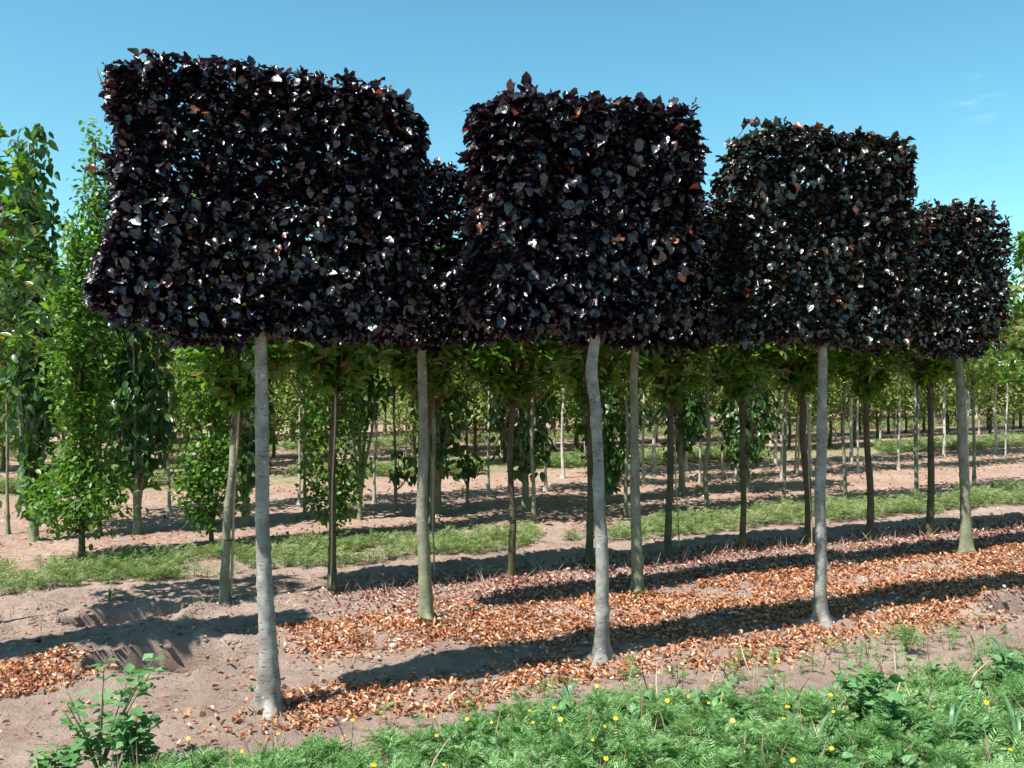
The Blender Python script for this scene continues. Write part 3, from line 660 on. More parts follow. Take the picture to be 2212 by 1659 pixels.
# ------------------------------------------------------------------ fifth row: upright many stemmed trees with drooping leaves
def droop_tree(bs, prof, n, lab, sd, leaf=.105, w=.075, grp='upright many stemmed trees with drooping leaves'):
    r = np.random.default_rng(sd); b = G(*bs)
    cl = col_clusters(r, n, prof, sd); zt = prof[-1][0]; stems = []
    for k in range(7):
        a = r.uniform(0, 6.28); rad = prof[len(prof)//2][1]*.75; o = np.array([0, 0, r.uniform(.08, .3)])
        e1 = np.array([rad*.55*math.cos(a), rad*.55*math.sin(a), .9]); e2 = np.array([rad*math.cos(a), rad*math.sin(a), 2.0+r.uniform(-.2, .3)])
        stems.append((np.array([o, (o+e1)/2*np.array([.8, .8, 1]), e1, e2]), [.022, .018, .014, .005]))
    return green_tree('drooping_leaved_tree', lab, 'tree', grp, [np.array([0, 0, -.05]), np.array([0, 0, .5]), np.array([0, 0, zt-.15])], [w, w*.85, .012], cl, 7, leaf, OVATE, 'cherry', 'bark_olive', r, 'droop', 45, stems, spread=.06, seed=sd, loc=b)
STD = [(.75, .12), (1.0, .28), (1.6, .34), (2.3, .30), (2.9, .2), (3.2, .06)]
droop_tree((75, 1168), [(.28, .08), (.42, .13), (.55, .05), (.95, .10), (1.4, .22), (2.2, .22), (2.9, .17), (3.3, .12), (3.65, .05)], 330, 'tallest drooping leaved tree, conical top against the sky at far left', 301)
droop_tree((298, 1152), [(.55, .12), (.8, .24), (1.3, .27), (1.8, .30), (2.3, .2), (2.5, .1)], 220, 'drooping leaved tree with bare clustered stems left of the nearest beech stem', 302)
droop_tree((532, 1132), [(.35, .15), (.8, .24), (1.3, .30), (2.2, .3), (2.9, .08)], 260, 'drooping leaved tree partly hidden by the nearest beech stem', 303)
droop_tree((778, 1125), [(1.0, .10), (1.2, .24), (1.6, .3), (2.2, .3), (2.9, .08)], 200, 'drooping leaved tree behind the slim hornbeam column', 304, w=.04)
droop_tree((946, 1107), [(.45, .10), (.7, .20), (1.3, .30), (2.2, .3), (3.0, .08)], 270, 'drooping leaved tree just right of the mossy footed beech stem', 305)
droop_tree((1135, 1103), [(.40, .14), (.8, .27), (1.3, .32), (2.2, .32), (3.0, .08)], 290, 'drooping leaved tree midway between the left and middle front beeches', 306)
droop_tree((1312, 1085), [(.14, .05), (.4, .16), (.8, .28), (1.3, .30), (2.2, .3), (3.0, .08)], 290, 'drooping leaved tree leafy down to the soil behind the kinked beech stem', 307)
droop_tree((1472, 1066), [(.45, .10), (.8, .28), (1.3, .30), (2.2, .3), (3.0, .08)], 250, 'drooping leaved tree in the gap right of the olive beech stem', 308)
droop_tree((1612, 1064), [(.30, .08), (.6, .22), (1.3, .30), (2.2, .32), (3.0, .08)], 300, 'dark drooping leaved tree behind the slim third row stem left of the right front beech', 309)
def shoot_sapling(bs, lab, sd, top=830):
    r = np.random.default_rng(sd); b = G(*bs)
    prof = [(1.5, .1), (1.7, .3), (2.3, .3), (2.6, .05)]
    cl = col_clusters(r, 60, prof, sd); lo = np.stack([r.uniform(-.12, .22, 9), r.uniform(-.08, .08, 9), r.uniform(.38, .66, 9)], -1)
    green_tree('young_sapling', lab, 'sapling', 'thin saplings with a low tuft of leaves', [np.array([0, 0, -.05]), np.array([.012, 0, .5]), np.array([-.01, 0, 1.0]), np.array([0, 0, 2.4])], [.032, .028, .022, .01], cl, 6, .10, OVATE, 'cherry', 'bark_olive', r, 'droop', 60, spread=.04, seed=sd, loc=b, low=lo)
shoot_sapling((853, 1105), 'thin sapling with a low tuft of drooping leaves left of the mossy footed beech stem', 320)
shoot_sapling((1009, 1098), 'thin sapling with a low tuft of drooping leaves right of the mossy footed beech stem', 321)

# ------------------------------------------------------------------ farther rows, copies of a few built trees
def in_view(p, pad=.8):
    return p[1] > 1 and abs(p[0]) < (.5626*p[1]+pad)
protos = {}
def proto(kind, v):
    key = (kind, v)
    if key not in protos:
        sd = 400+hash(kind[0])*0+len(protos)*7
        if kind == 'standard': o = make_standard(sd, w=.045, zb=1.35, zt=2.9, rr=.55, n=150, leaf=.095, mat='maple', bark='bark_far', name='standard_tree', leafn=6)
        elif kind == 'bush': o = make_standard(sd, w=.05, zb=.52, zt=2.0, rr=.52, n=280, leaf=.075, mat='far', bark='bark_dark', name='bushy_young_tree', leafn=6)
        elif kind == 'whip': o = make_standard(sd, w=.028, zb=1.5, zt=2.7, rr=.34, n=90, leaf=.09, mat='far', bark='bark_far', name='thin_stemmed_tree', leafn=6)
        protos[key] = [o, False]
    return protos[key]
def place(kind, v, p, rz, sc, label, group):
    pr = proto(kind, v)
    if not pr[1]:
        pr[1] = True; o = pr[0]; o.location = tuple(p); o.rotation_euler = (0, 0, rz); o.scale = (sc,)*3; o['label'] = label; o['group'] = group
    else: dup(pr[0], p, rz, sc, label, group)
r = np.random.default_rng(555)
ROWS = [(10.1, .72, 'whip', -1, 'sixth row behind the drooping leaved trees'), (11.2, .72, 'standard', 5.4, 'seventh row before the second weed lane'),
        (13.3, .58, 'bush', -3, 'first row past the second weed lane'), (14.3, .55, 'whip', -3, 'second row past the second weed lane'), (15.3, .6, 'bush', -3, 'third row past the second weed lane'),
        (17.6, .65, 'bush', -4, 'first row past the third weed lane'), (18.6, .95, 'standard', -4, 'second row past the third weed lane'), (19.6, .7, 'bush', -4, 'third row past the third weed lane'),
        (22.4, 1.0, 'whip', -5, 'first row past the fourth weed lane'), (23.6, 1.1, 'standard', -5, 'second row past the fourth weed lane'), (25.0, 1.0, 'bush', -5, 'third row past the fourth weed lane'),
        (28.0, 1.2, 'standard', -6, 'first row past the fifth weed lane'), (30.0, 1.2, 'whip', -6, 'second row past the fifth weed lane'), (33.0, 1.3, 'standard', -6, 'row far across the field'),
        (37.0, 1.4, 'standard', -7, 'second to last row across the field'), (42.0, 1.4, 'standard', -8, 'last row across the field')]
KN = {'bush': ('round bushy tree in the ', 'round bushy trees in the '), 'whip': ('thin pale stemmed tree in the ', 'thin pale stemmed trees in the '), 'standard': ('clear stemmed leafy tree in the ', 'clear stemmed leafy trees in the ')}
for n_, sp, kind, smin, where in ROWS:
    s = max(smin, -.116*n_-1.5)
    while s < 1.287*n_+1.5:
        p = SN(s+r.normal(0, .07), n_+r.normal(0, .05))
        if in_view(p) and r.random() > .06:
            place(kind, int(r.integers(0, 3)), (p[0], p[1], 0), r.uniform(0, 6.28), r.uniform(.88, 1.1)*(1.0 if n_ < 27 else 1.12), KN[kind][0]+where+f', {100*worldbase(p)[0]/2212:.0f} percent across', KN[kind][1]+where)
        s += sp*(1+r.normal(0, .08))
# a far wood closing the view
r = np.random.default_rng(77); nb = 40000
s_ = r.uniform(-25, 85, nb); n__ = r.uniform(46, 54, nb); z_ = (.1+4.6*r.random(nb)**.9)*(1+.25*fbm(s_*.4, n__*.1, 4, 3))
x_, y_ = s_*U[0]+n__*N[0], s_*U[1]+n__*N[1]
mb = MB(); leaf_cloud(mb, np.stack([x_, y_, z_], -1), r.normal(0, 1, (nb, 3)), r.normal(0, .6, (nb, 3))+np.array([0, -.3, .8]), r.uniform(.3, .6, nb), HORN, r)
for k in range(150):
    p = SN(r.uniform(-25, 85), r.uniform(48, 56)); mb.tube(np.array([[p[0], p[1], 0], [p[0], p[1], 3]]), [.09, .04], 5)
tag(link('far_wood', mb.mesh('far_wood', M['far'])), 'hazy belt of green trees closing the far side of the nursery', 'wood', kind='stuff')

# canes leaning together in the gap, tree guards, tape, stones
for (bx, by, tx, ty, lab) in [(1716, 1024, 1727, 845, 'pale cane, left one of the pair leaning left of the right front beech stem'), (1722, 1026, 1733, 845, 'pale cane, right one of the pair leaning left of the right front beech stem'),
                              (1560, 1034, 1562, 838, 'pale upright cane in the gap left of the dark drooping leaved tree')]:
    b = G(bx, by); cane(b, atY(tx, ty, b[1]), lab, .017, 'pale canes in the gap left of the right front beech')
for (bx, by, h, lab) in [(82, 1090, .55, 'white tree guard sleeve low between the stems at far left'), ]:
    b = G(bx, by); z0 = .3; mb = MB(); th = np.linspace(0, 2*math.pi, 17)
    m = 14; P = np.stack([np.zeros(m), np.zeros(m), np.linspace(.22, .22+h, m)], -1)
    mb.tube(P, .045*(1+.12*np.sin(np.arange(m)*1.7)), 14, cap=False); o = link('tree_guard', mb.mesh('tree_guard', M['guard'])); o.location = tuple(b); tag(o, lab, 'tree guard')

# ------------------------------------------------------------------ leaf litter on the ground
def scatter_litter(name, mat, dens_fn, bounds, dmax, size, label, sd, zoff=.004):
    r = np.random.default_rng(sd); s0, s1, n0, n1 = bounds
    n = int((s1-s0)*(n1-n0)*dmax); s = r.uniform(s0, s1, n); nn_ = r.uniform(n0, n1, n)
    keep = r.random(n)*dmax < dens_fn(s, nn_)
    s, nn_ = s[keep], nn_[keep]; x = s*U[0]+nn_*N[0]; y = s*U[1]+nn_*N[1]
    k = (np.abs(x) < .5626*y+.9); x, y = x[k], y[k]; n = len(x)
    z = gz(x, y)+zoff+r.random(n)**2*.018
    a = r.uniform(0, 6.28, n); tip = np.stack([np.cos(a), np.sin(a), r.normal(.12, .4, n)], -1); up = r.normal(0, .6, (n, 3))+np.array([0, 0, 1])
    mb = MB(); leaf_cloud(mb, np.stack([x, y, z], -1), tip, up, size*r.uniform(.6, 1.25, n), CHIP, r)
    o = link(name, mb.mesh(name, M[mat])); return tag(o, label, 'leaf litter', kind='stuff')
sm = lambda x, a, b: np.clip((x-a)/(b-a), 0, 1)
def hole_mask(s, n):
    x = s*U[0]+n*N[0]; y = s*U[1]+n*N[1]; m = np.ones_like(s)
    for hx, hy, ra, rb, dp in HOLES:
        ds = (x-hx)*U[0]+(y-hy)*U[1]; dn = (x-hx)*N[0]+(y-hy)*N[1]; m = m*np.clip((ds/ra)**2+(dn/rb)**2-.9, .03, 1)
    return m
def dens(s, n):
    j = .25*fbm(s*2.2, n*3.5, 21, 3); pn = fbm(s*3.1, n*4.4, 22, 3)
    front = sm(n+j*.5, 3.86, 3.98)*sm(4.42-n+j*.4, 0, .12)*sm(s+j, .05, .45)*np.where((s > .5), 1, .75)
    back = sm(n+j*.4, 4.66, 4.85)*sm(5.72-n+j*.3, 0, .25)*sm(s+j*.8-(5.6-n)*.3, .55, .95)
    mid = sm(n, 4.3, 4.42)*sm(4.9-n, 0, .1)*sm(s+j*1.2, 1.75, 2.5)*.75
    d = np.maximum(np.maximum(front, back), mid)*(.13+.87*sm(pn, -.28, .16))
    hx, hy = G(95, 1465)[:2]; hs0, hn0 = toSN(hx, hy)
    heap = sm(1.15-np.hypot((s-hs0)/.62, (n-hn0)/.24)+j*.6, 0, .25)
    d = np.maximum(d, heap)
    return (d*4000+40)*hole_mask(s, n)
scatter_litter('leaf_litter', 'litter', dens, (-2.5, 9.5, 3.7, 6.0), 4040, .030, 'curled tan and orange dry leaves strewn under the copper beeches', 31)
def dens2(s, n):
    j = .3*fbm(s*2.5, n*3, 25, 3); d = sm(n+j*.4, 5.45, 5.7)*sm(6.65-n+j*.5, 0, .3)*sm(s+j, .9, 1.6)
    return (d*1750*(.4+sm(j, -.1, .1))+20)*hole_mask(s, n)
scatter_litter('reddish_leaf_litter', 'litter_red', dens2, (-2.5, 11, 4.2, 7.0), 2300, .031, 'dull reddish dry leaves strewn under the glossy leaved third row', 32)
def dens3(s, n): return 60*(.3+sm(fbm(s*1.5, n*4, 28, 3), -.2, .3))
scatter_litter('dry_leaf_scraps', 'litter', dens3, (-4, 16, 7.6, 11.6), 80, .034, 'scraps of dry leaf scattered over the soil of the far rows', 33)
# dry straw round the third row feet
r = np.random.default_rng(34); n = 3800; s = r.uniform(-1.5, 9, n); nn_ = 6.2+r.normal(0, .22, n)
half = n//2; nn_[:half] = r.uniform(3.9, 5.9, half); x = s*U[0]+nn_*N[0]; y = s*U[1]+nn_*N[1]
mb = MB(); STR = [leaf_tpl([0, .5, 1], [0, .018, 0], .3, .3, .0, 1), leaf_tpl([0, .5, 1], [0, .014, 0], .3, -.2, .0, 2)]
th = r.uniform(0, 6.28, n); leaf_cloud(mb, np.stack([x, y, gz(x, y)], -1), np.stack([np.cos(th), np.sin(th), np.where(np.arange(n) < half, r.uniform(0, .3, n), r.uniform(.1, 2.2, n))], -1), r.normal(0, 1, (n, 3)), r.uniform(.05, .16, n), STR, r)
tag(link('dry_straw', mb.mesh('dry_straw', M['straw'])), 'dry straw and dead grass stalks among the leaves under the trees', 'straw', kind='stuff')

# clods and small stones
r = np.random.default_rng(35); mb = MB()
ico_v = np.array([[0, 0, 1], [.894, 0, .447], [.276, .851, .447], [-.724, .526, .447], [-.724, -.526, .447], [.276, -.851, .447], [.724, .526, -.447], [-.276, .851, -.447], [-.894, 0, -.447], [-.276, -.851, -.447], [.724, -.526, -.447], [0, 0, -1]])
ico_f = np.array([[0, 1, 2], [0, 2, 3], [0, 3, 4], [0, 4, 5], [0, 5, 1], [1, 6, 2], [2, 7, 3], [3, 8, 4], [4, 9, 5], [5, 10, 1], [2, 6, 7], [3, 7, 8], [4, 8, 9], [5, 9, 10], [1, 10, 6], [6, 11, 7], [7, 11, 8], [8, 11, 9], [9, 11, 10], [10, 11, 6]])
n = 15000; s = r.uniform(-2.5, 8, n); q = r.uniform(3.3, 7.6, n); x = s*U[0]+q*N[0]; y = s*U[1]+q*N[1]; z = gz(x, y); sz = .0035+.012*r.random(n)**6
for hx, hy, ra, rb, dp in HOLES:
    k = 260; a = r.uniform(0, 6.28, k); f = r.normal(1.15, .2, k); xs = hx+U[0]*ra*f*np.cos(a)+N[0]*rb*f*np.sin(a); ys = hy+U[1]*ra*f*np.cos(a)+N[1]*rb*f*np.sin(a)
    x = np.append(x, xs); y = np.append(y, ys); z = np.append(z, gz(xs, ys)); sz = np.append(sz, .005+.017*r.random(k)**3)
k = 420; s = r.uniform(-2.5, 2.2, k); q = r.uniform(3.7, 6.9, k); xs = s*U[0]+q*N[0]; ys = s*U[1]+q*N[1]; x = np.append(x, xs); y = np.append(y, ys); z = np.append(z, gz(xs, ys)); sz = np.append(sz, .007+.016*r.random(k)**2.5)
n = len(x); jit = 1+r.normal(0, .22, (n, 12, 1)); V = np.stack([x, y, z], -1)[:, None]+ico_v[None]*sz[:, None, None]*jit*np.array([1.2, 1, .7])
mb.add(V.reshape(-1, 3), [(ico_f[None]+(np.arange(n)*12)[:, None, None]).reshape(-1, 3)])
tag(link('soil_clods', mb.mesh('soil_clods', M['ground'], smooth=False)), 'small clods and crumbs of sandy soil round the dug holes', 'clods', kind='stuff')
for (px, py, rr, lab) in [(850, 1398, .024, 'rounded pinkish stone among leaves between the left beech stems'), (866, 1402, .011, 'tiny white pebble beside the pinkish stone')]:
    b = G(px, py); mb = MB(); me = D.meshes.new('stone'); v = ico_v
    import bmesh
    bm = bmesh.new(); bmesh.ops.create_icosphere(bm, subdivisions=3, radius=rr)
    for vv in bm.verts: vv.co *= 1+.12*float(vnoise(vv.co.x*60+3, vv.co.y*60+vv.co.z*50, 2)); vv.co.z *= .75
    bm.to_mesh(me); bm.free(); me.materials.append(M['stone']); me.polygons.foreach_set('use_smooth', [True]*len(me.polygons))
    o = link('stone', me); o.location = (b[0], b[1], float(gz(b[0], b[1]))+rr*.4); tag(o, lab, 'stone')
# plastic label strip left of the right front beech
b = G(1572, 1334); t = thing('plastic_label_strip', (b[0], b[1], float(gz(b[0], b[1]))+.012), 'white plastic strip with a blue printed end lying on leaves', 'label strip')
m = 10; xs = np.linspace(0, .11, m)
def strip(x0, x1, mat, nm):
    xs = np.linspace(x0, x1, m); zt = .008*np.sin(xs*40)+.006
    V = np.concatenate([np.stack([xs, np.full(m, -.010), zt], -1), np.stack([xs, np.full(m, .010), zt+.004], -1)]); i = np.arange(m-1)
    link(nm, make_mesh(nm, V, [np.stack([i, i+1, i+m+1, i+m], -1)], M[mat]), t)
strip(-.0, .11, 'tape', 'strip'); strip(-.10, 0, 'tapeblue', 'printed_end')

# ------------------------------------------------------------------ moss cushions at stem feet
for (px, py, w, lab) in [(930, 1350, .075, 'dark mossy cushion at the foot of the left second row beech'), (1385, 1286, .10, 'flat olive mossy cushion at the foot of the middle second row beech'), (580, 1545, .04, 'small mossy cushion on the roots of the nearest beech')]:
    r = np.random.default_rng(px); b = G(px, py); n = 900; a = r.uniform(0, 6.28, n); q = np.sqrt(r.random(n)); x = b[0]+w*1.35*q*np.cos(a)*(1+.3*np.sin(a*3)); y = b[1]-.03+w*.8*q*np.sin(a)
    z = gz(x, y)+.022*(1-q**2); mb = MB()
    leaf_cloud(mb, np.stack([x-b[0], y-b[1], z], -1), r.normal(0, .6, (n, 3))+np.array([0, 0, .8]), r.normal(0, 1, (n, 3)), r.uniform(.006, .015, n), HORN, r)
    o = link('moss_cushion', mb.mesh('moss_cushion', M['moss'])); o.location = (b[0], b[1], 0); tag(o, lab, 'moss')

# ------------------------------------------------------------------ feathery weeds
def pinnate(r, pairs=6, ln=1.0, wid=.085, lean=.38):
    """one feathery leaf along +y, unit length"""
    V = []; F = []
    def q(a, b, c, d): F.append((len(V), len(V)+1, len(V)+2, len(V)+3)); V.extend([a, b, c, d])
    z = lambda y: -.30*y*y+.05
    q((-.012, 0, 0), (.012, 0, 0), (.006, 1, z(1)), (-.006, 1, z(1)))
    for k in range(pairs):
        y = .18+.72*k/(pairs-1); l = lean*math.sin(math.pi*(.22+.62*k/(pairs-1)))
        for sg in (-1, 1):
            ex, ey = sg*l, y+l*.75; mx_, my_ = sg*l*.5, y+l*.34; nxv, nyv = -(ey-y), ex; ll = math.hypot(nxv, nyv); nxv, nyv = nxv/ll*wid*.55, nyv/ll*wid*.55
            q((0, y, z(y)), (mx_+nxv, my_+nyv, z(y)+.03), (ex, ey, z(y)-.04), (mx_-nxv, my_-nyv, z(y)-.01))
    y = .97; q((0, y, z(y)), (.03, y+.12, z(y)), (0, y+.28, z(y)-.06), (-.03, y+.12, z(y)))
    return np.array(V, float), [np.array(F)]
PIN = [pinnate(rng, 6), pinnate(rng, 5, lean=.44), pinnate(rng, 7, lean=.34, wid=.075)]
PINF = [pinnate(rng, 3, wid=.12, lean=.42), pinnate(rng, 4, wid=.1)]
RHB = [leaf_tpl([0, .2, .45, .75, 1], [0, .26, .36, .18, 0], .2, .2, .03, 3), leaf_tpl([0, .2, .45, .75, 1], [0, .22, .28, .15, 0], .35, .1, .03, 4)]
def weed_field(name, mat, P, h, leaves, lsize, tpls, r, label, stemmat_included=True):
    n = len(P); mb = MB()
    c = np.repeat(P, leaves, 0); hh = np.repeat(h, leaves); m = len(c); a = r.uniform(0, 6.28, m); f = r.uniform(.25, 1.0, m)
    el = r.uniform(-.1, .7, m)+f*.45
    c = c+np.stack([r.normal(0, .012, m), r.normal(0, .012, m), hh*f], -1)
    tip = np.stack([np.cos(a)*np.cos(el), np.sin(a)*np.cos(el), np.sin(el)], -1); up = np.stack([-np.cos(a)*np.sin(el), -np.sin(a)*np.sin(el), np.cos(el)], -1)+r.normal(0, .3, (m, 3))
    leaf_cloud(mb, c, tip, up, lsize*r.uniform(.6, 1.2, m), tpls, r)
    # stems as thin three sided spikes
    tv = np.array([[.5, 0, 0], [-.25, .43, 0], [-.25, -.43, 0], [0, 0, 1.0]]); tf = np.array([[0, 1, 3], [1, 2, 3], [2, 0, 3]])
    V = P[:, None]+np.stack([tv[None, :, 0]*.006*np.ones((n, 1)), tv[None, :, 1]*.006*np.ones((n, 1)), tv[None, :, 2]*(h[:, None]*1.05+.02)-.02*(tv[None, :, 2] == 0)], -1)
    mb.add(V.reshape(-1, 3), [(tf[None]+(np.arange(n)*4)[:, None, None]).reshape(-1, 3)])
    return tag(link(name, mb.mesh(name, M[mat], smooth=False)), label, 'weeds', kind='stuff')
r = np.random.default_rng(61); n = 6400; s = r.uniform(-2.2, 6.5, n); q = r.uniform(1.9, 3.95, n)
edge = 3.66+.10*fbm(s*1.7, s*0, 41, 3)-.40*sm(s, 2.0, 3.0)-.10*sm(s, 3.4, 4.4)
x = s*U[0]+q*N[0]; y = s*U[1]+q*N[1]
k = (q < edge) & (np.abs(x) < .5626*y+.5) & (y > 2.6) & ((q < edge-.18) | (r.random(n) < .5)) & ~((x < -1.55) & (q > 3.0))
x, y, q, s = x[k], y[k], q[k], s[k]; print('weeds', len(x))
gap = fbm(x*3.2, y*3.2, 45, 3) > -.48+.25*r.random(len(x)); x, y, q, s = x[gap], y[gap], q[gap], s[gap]; kk = np.where(k)[0][gap]; edge_k = edge[kk]
h = (.05+.09*r.random(len(x))**1.6)*(1+.6*fbm(x*2, y*2, 44, 2))*np.clip(.45+(edge_k-q)*2.2, .45, 1)
weed_field('feathery_weeds', 'weed', np.stack([x, y, gz(x, y)], -1), h, 25, .064, PIN, r, 'feathery green marigold weeds filling the strip in the foreground')
r = np.random.default_rng(161); n = 520; s = r.uniform(-1.8, 6, n); q = r.uniform(2.4, 3.5, n); x = s*U[0]+q*N[0]; y = s*U[1]+q*N[1]
k = (np.abs(x) < .5626*y+.3) & (q < 3.55-.25*sm(s, 2.2, 3.2)) & (fbm(x*1.5, y*1.5, 46, 2) > -.05) & ~((x < -1.55) & (q > 3.0)); x, y = x[k], y[k]
weed_field('mixed_low_weeds', 'goosefoot', np.stack([x, y, gz(x, y)], -1), r.uniform(.06, .17, len(x)), 9, .045, RHB, r, 'small broad leaved weeds scattered through the feathery weeds')
n = 900; s = r.uniform(-1.8, 6, n); q = r.uniform(2.4, 3.72, n); x = s*U[0]+q*N[0]; y = s*U[1]+q*N[1]; k = np.abs(x) < .5626*y+.3; x, y = x[k], y[k]; n = len(x)
mb = MB(); th = r.uniform(0, 6.28, n); leaf_cloud(mb, np.stack([x, y, gz(x, y)+.03], -1), np.stack([.4*np.cos(th), .4*np.sin(th), r.uniform(.5, 1.5, n)], -1), r.normal(0, 1, (n, 3)), r.uniform(.10, .24, n), STR, r)
tag(link('dead_stems', mb.mesh('dead_stems', M['straw'])), 'dead straw coloured stems standing in the foreground weeds', 'straw', kind='stuff')
# sparse seedlings between weeds and leaves
r = np.random.default_rng(62); n = 420; s = r.uniform(1, 7, n); q = r.uniform(3.3, 3.95, n); x = s*U[0]+q*N[0]; y = s*U[1]+q*N[1]; k = (r.random(n) < .5); x, y = x[k], y[k]
weed_field('weed_seedlings', 'weed', np.stack([x, y, gz(x, y)], -1), r.uniform(.03, .10, len(x)), 7, .045, PIN, r, 'sparse small weed seedlings on the bare sand beside the fallen leaves')
# weed strip beyond the third row
r = np.random.default_rng(63); n = 9500; s = r.uniform(-3.2, 13, n); q = r.uniform(6.75, 8.0, n)
x = s*U[0]+q*N[0]; y = s*U[1]+q*N[1]; cen = 7.42+.1*fbm(s*.8, s*0, 52, 2); wd = .42+.14*fbm(s*1.3, s*0, 51, 3)
pat = fbm(s*1.6, q*2.2, 50, 3); k = (np.abs(q-cen) < wd*(.75+.5*pat)+.05) & (pat > -.20+.04*(s < 2.5)) & (np.abs(x) < .5626*y+.5); x, y = x[k], y[k]; print('strip', len(x))
weed_field('weed_strip', 'weed_far', np.stack([x, y, gz(x, y)], -1), r.uniform(.03, .12, len(x))*np.where(x > 2, 1.15, .8), 8, .055, PINF, r, 'patchy strip of low green weeds beyond the third row of stems')
r = np.random.default_rng(64); n = 5200; s = r.uniform(-4, 18, n); q = r.uniform(11.9, 12.9, n); x = s*U[0]+q*N[0]; y = s*U[1]+q*N[1]; k = (fbm(s, q, 58, 3) > -.1); x, y = x[k], y[k]
q2 = r.uniform(15.9, 17.0, 1800); s2 = r.uniform(-4, 24, 1800); x = np.append(x, s2*U[0]+q2*N[0]); y = np.append(y, s2*U[1]+q2*N[1])
weed_field('distant_weed_lane', 'weed_far', np.stack([x, y, gz(x, y)], -1), r.uniform(.05, .16, len(x)), 7, .11, PINF, r, 'sparse yellowish weeds in the lanes between the far tree rows')

# ------------------------------------------------------------------ yellow marigolds
C5 = lambda x, y: (x*.4973*.64, (1800+y*.4973)*.64)
C6 = lambda x, y: ((1100+x*.5425)*.64, (1800+y*.5425)*.64)
C7 = lambda x, y: ((2300+x*.5226)*.64, (1800+y*.5226)*.64)
FL = [C6(*p) for p in [(167, 1160), (674, 1140), (877, 1155), (1268, 1102), (1288, 1175), (1420, 1083), (1460, 1157), (1686, 950), (1803, 1150), (1737, 1200), (2125, 1040), (688, 1257), (297, 1440), (735, 1438), (1743, 1400), (1030, 1175), (1660, 1285)]]
FL += [C7(*p) for p in [(45, 1055), (175, 1095), (625, 828), (963, 1042), (1065, 950), (980, 1150), (330, 1208), (660, 1193), (970, 1388), (720, 1465), (2125, 1395), (1970, 1092), (685, 1118)]]
FL += [C5(*p) for p in [(1278, 1390), (1643, 1480), (1887, 1358)]]
def flower_proto():
    t = thing('marigold', (0, 0, 0), 'x', 'flower', 'yellow marigolds among the feathery weeds')
    mb = MB(); mb.tube(np.array([[0, 0, -.22], [.004, 0, -.1], [0, 0, 0]]), [.0022, .002, .0028], 5); link('stem', mb.mesh('stem', M['stem']), t)
    pv, pf = leaf_tpl([0, .4, .8, 1], [0, .30, .40, 0], -.1, .15, .03, 5); mb = MB(); K = 8
    a = np.arange(K)*2*math.pi/K; tip = np.stack([np.cos(a), np.sin(a), np.full(K, .12)], -1); up = np.tile([0, 0, 1.0], (K, 1))
    leaf_cloud(mb, np.zeros((K, 3)), tip, up, .0145, [(pv, pf)], np.random.default_rng(1)); link('petals', mb.mesh('petals', M['petal']), t)
    mb = MB(); mb.tube(np.array([[0, 0, 0], [0, 0, .002], [0, 0, .004]]), [.0035, .003, .001], 8); link('flower_centre', mb.mesh('flower_centre', M['centre']), t)
    return t
fp = flower_proto(); r = np.random.default_rng(71)
def where_fl(x, y):
    return f'small yellow marigold flower in the weeds, {100*x/2212:.0f} percent across and {100*y/1659:.0f} percent down'
for k, (x, y) in enumerate(FL):
    z = .24 if y > 1510 else .17
    p = G(x, y, z); o = fp if k == 0 else dup(fp, p, 0)
    o.location = tuple(p); o.rotation_euler = (R(r.uniform(10, 50)), R(r.uniform(-15, 15)), r.uniform(-.5, .5)); o.scale = (r.uniform(.4, .72),)*3
    o['label'] = where_fl(x, y)

# ------------------------------------------------------------------ broad leaved weeds and grass tufts
RH = [leaf_tpl([0, .18, .42, .7, 1], [0, .26, .40, .2, 0], .2, .2, .03, 3), leaf_tpl([0, .2, .45, .75, 1], [0, .3, .34, .16, 0], .35, .1, .03, 4)]
def broad_weed(px, py, h, w, lab, sd, leaf=.06, stems=5, per=26, name='goosefoot_weed', mat='goosefoot', tpl=RH):
    r = np.random.default_rng(sd); b = G(px, py); b[2] = float(gz(b[0], b[1])); t = thing(name, b, lab, 'weed')
    st = MB(); lf = MB(); P = []; T = []
    for k in range(stems):
        a = r.uniform(0, 6.28); e = np.array([w*math.cos(a)*r.uniform(.3, 1), w*.8*math.sin(a)*r.uniform(.3, 1), h*r.uniform(.55, 1)]) if k else np.array([r.normal(0, w*.12), 0, h])
        f = np.linspace(0, 1, 8); C_ = np.stack([e[0]*f**1.3, e[1]*f**1.3, e[2]*f], -1); st.tube(C_, np.linspace(.0045, .0015, 8), 5)
        for q in range(per):
            g = r.uniform(.15, 1)**.8; c = np.array([np.interp(g, f, C_[:, j]) for j in range(3)]); an = r.uniform(0, 6.28); off = r.uniform(.0, .06)*(1.2-g)
            d = np.array([math.cos(an), math.sin(an), r.uniform(-.1, .5)]); P.append(c+d*off); T.append(d)
            st.tube(np.array([c, c+d*off]), [.0012, .001], 3)
    P = np.array(P); T = np.array(T); n = len(P)
    link('stems', st.mesh('stems', M['stem']), t)
    leaf_cloud(lf, P, T, r.normal(0, .35, (n, 3))+np.array([0, 0, 1]), leaf*r.uniform(.5, 1.15, n), tpl, r); link('leaves', lf.mesh('leaves', M[mat]), t)
    return t
broad_weed(215, 1690, .46, .26, 'tall goosefoot weed at the bottom left with broad blue green leaves', 81, .058, 9, 17)
broad_weed(115, 1700, .17, .16, 'low goosefoot weed at the bottom left corner', 82, .055, 5, 18)
broad_weed(300, 1690, .26, .14, 'goosefoot weed touching the feathery weeds at bottom left', 83, .055, 6, 24)
broad_weed(1955, 1415, .16, .06, 'small isolated feathery weed on the bare sand at right', 84, .035, 5, 22, tpl=PIN, name='small_weed', mat='weed')
broad_weed(1905, 1600, .30, .20, 'broad leaved weed patch in the strip at right', 85, .062, 8, 22)
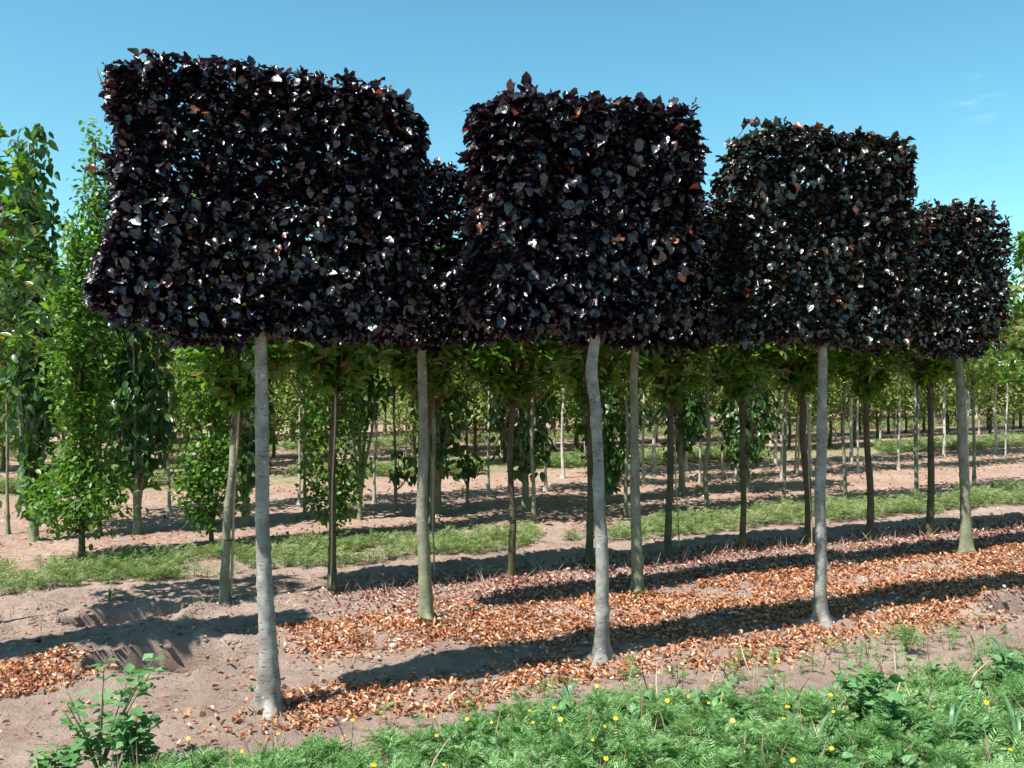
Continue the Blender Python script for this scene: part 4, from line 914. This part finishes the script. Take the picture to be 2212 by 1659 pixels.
broad_weed(2170, 1500, .20, .15, 'broad leaved weed near the right edge', 86, .06, 5, 18)
def tuft(px, py, n, ln, w, lab, sd, arch=1.0, name='grass_tuft'):
    r = np.random.default_rng(sd); b = G(px, py); b[2] = float(gz(b[0], b[1])); mb = MB()
    for k in range(n):
        a = r.uniform(0, 6.28); l = ln*r.uniform(.6, 1.1); f = np.linspace(0, 1, 9); h = l*r.uniform(.5, .85)
        x = l*.7*f**1.5*math.cos(a); y = l*.7*f**1.5*math.sin(a); z = h*(np.sin(f*math.pi*.5*(1+arch*.45))); ww = w*np.sin(np.clip(.12+f*.88, 0, 1)*math.pi)**.6*(1-f*.3)+.0006
        sx, sy = -math.sin(a), math.cos(a); V = np.concatenate([np.stack([x+sx*ww, y+sy*ww, z+ww*.3], -1), np.stack([x, y, z], -1), np.stack([x-sx*ww, y-sy*ww, z+ww*.3], -1)]); i = np.arange(8)
        mb.add(V, [np.concatenate([np.stack([i, i+1, i+10, i+9], -1), np.stack([i+9, i+10, i+19, i+18], -1)])])
    o = link(name, mb.mesh(name, M['blade'])); o.location = tuple(b); return tag(o, lab, 'grass tuft')
tuft(2175, 1480, 13, .26, .008, 'tuft of arching wide grass blades at the right edge above the weeds', 91)
tuft(1870, 1545, 6, .24, .004, 'few thin arching grass blades left of the broad leaved weed patch', 92, 1.6)
tuft(2050, 1640, 7, .26, .008, 'pale arching grass blades among the weeds at lower right', 93, 1.5)
tuft(2200, 1640, 7, .30, .008, 'tall pale grass blades at the lower right edge', 94, .4)
tuft(1225, 1535, 5, .15, .013, 'small broad bladed rosette at the edge of the leaf litter', 95, .9, 'broad_bladed_seedling')
tuft(1760, 1650, 6, .2, .006, 'grass blades at the bottom edge right of centre', 96, .8)
tuft(545, 1497, 5, .05, .008, 'tiny green rosette just left of the nearest beech stem', 97, .9, 'broad_bladed_seedling')
tuft(235, 1300, 12, .12, .006, 'dark green weed tuft at the rim of the farther dug hole', 98, .7)
print('OBJECTS', len(D.objects))

for o in D.objects:
    if o.get('label') and not 4 <= len(o['label'].split()) <= 16: print('LABELWORDS', len(o['label'].split()), o.name, o['label'])
